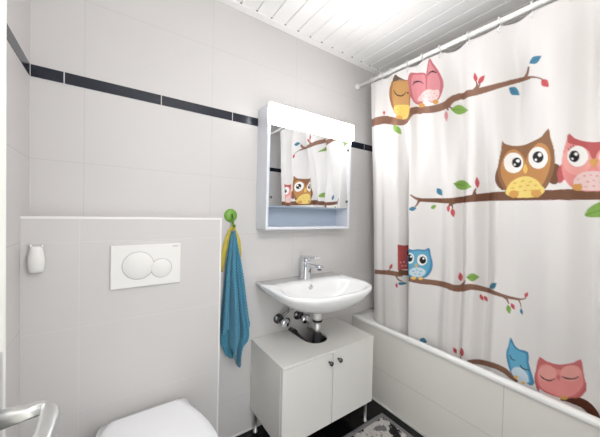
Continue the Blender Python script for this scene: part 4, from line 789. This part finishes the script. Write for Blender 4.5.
# ------------------------------------------------------------------ bath mat
def make_mat():
    X0, X1, Y0, Y1 = .74, 1.362, .56, 1.043; NX, NY = 150, 120; rng = np.random.default_rng(4)
    gx, gy = np.meshgrid(np.linspace(X0, X1, NX), np.linspace(Y0, Y1, NY))
    e = np.minimum(np.minimum(gx-X0, X1-gx), np.minimum(gy-Y0, Y1-gy))
    h = .004+.010*np.clip(e/.02, 0, 1)**.5+rng.uniform(-.0018,.0018,gx.shape)*(e > .045)
    h[e < .0005] = .001
    mb = MB(); v = np.stack([gx, gy, h], -1).reshape(-1, 3).tolist(); n = NX
    mb.add(v, [(j*n+i, j*n+i+1, (j+1)*n+i+1, (j+1)*n+i) for j in range(NY-1) for i in range(NX-1)], True)
    per = [(X0,Y0),(X1,Y0),(X1,Y1),(X0,Y1)]; mb.add([(x,y,z) for z in (.0008,.001) for x, y in per], [(3,2,1,0)]+[(i,(i+1)%4,4+(i+1)%4,4+i) for i in range(4)])
    m, t, b = principled('fluffy mat pattern'); g = t.nodes.new('ShaderNodeNewGeometry')
    s = t.nodes.new('ShaderNodeSeparateXYZ'); t.links.new(g.outputs['Position'], s.inputs[0])
    dx = math_node(t, 'SUBTRACT', (X1-X0)/2, math_node(t, 'ABSOLUTE', math_node(t, 'SUBTRACT', s.outputs[0], (X0+X1)/2)))
    dy = math_node(t, 'SUBTRACT', (Y1-Y0)/2, math_node(t, 'ABSOLUTE', math_node(t, 'SUBTRACT', s.outputs[1], (Y0+Y1)/2)))
    edge = math_node(t, 'LESS_THAN', math_node(t, 'MINIMUM', dx, dy), .034)
    n1 = t.nodes.new('ShaderNodeTexNoise'); n1.inputs['Scale'].default_value = 11; n1.inputs['Detail'].default_value = 4; t.links.new(g.outputs['Position'], n1.inputs['Vector'])
    n2 = t.nodes.new('ShaderNodeTexNoise'); n2.inputs['Scale'].default_value = 90; t.links.new(g.outputs['Position'], n2.inputs['Vector'])
    r1 = t.nodes.new('ShaderNodeValToRGB'); e_ = r1.color_ramp; e_.interpolation = 'LINEAR'
    e_.elements[0].position = .0; e_.elements[0].color = (*lin((22,22,26)),1); e_.elements[1].position = 1; e_.elements[1].color = (*lin((130,126,124)),1)
    for p, c in ((.47,(16,16,19)),(.50,(190,185,182)),(.58,(200,195,192)),(.63,(112,110,110))):
        q = e_.elements.new(p); q.color = (*lin(c),1)
    ad = math_node(t, 'ADD', n1.outputs['Fac'], math_node(t, 'MULTIPLY', math_node(t, 'SUBTRACT', n2.outputs['Fac'], .5), .10))
    t.links.new(ad, r1.inputs[0])
    mx = t.nodes.new('ShaderNodeMix'); mx.data_type = 'RGBA'; t.links.new(edge, mx.inputs[0]); t.links.new(r1.outputs[0], mx.inputs[6]); mx.inputs[7].default_value = (*lin((124,122,124)),1)
    t.links.new(mx.outputs[2], b.inputs['Base Color']); b.inputs['Roughness'].default_value = .95
    bp = t.nodes.new('ShaderNodeBump'); bp.inputs['Strength'].default_value = .8; bp.inputs['Distance'].default_value = .004; t.links.new(n2.outputs['Fac'], bp.inputs['Height']); t.links.new(bp.outputs[0], b.inputs['Normal'])
    return tag(mb.build('bath_mat', m), 'fluffy grey bath mat with black and white patches on the black floor', 'bath mat')
make_mat()

# ------------------------------------------------------------------ added fill lamp, out of view, brightens ceiling and room
fill_lamp = thing('fill_pendant', (.45,.10,1.60), 'added round fill light hanging out of view from the boarded ceiling', 'lamp')
MB().lathe((.45,.10,ZC-.0005), (0,0,-1), [(.001,0),(.05,0),(.048,.02),(.02,.03),(.001,.03)], 32).build('fill_rose', m_plastic, fill_lamp)
MB().tube([(.45,.10,ZC-.03),(.45,.10,1.835)], .004, 10).build('fill_cord', m_plastic, fill_lamp)
MB().lathe((.45,.10,1.73), (0,0,1), [(.105*math.sin(R(a)), -.105*math.cos(R(a))) for a in range(0,181,9)], 36).build('fill_globe', m_fillglow, fill_lamp)
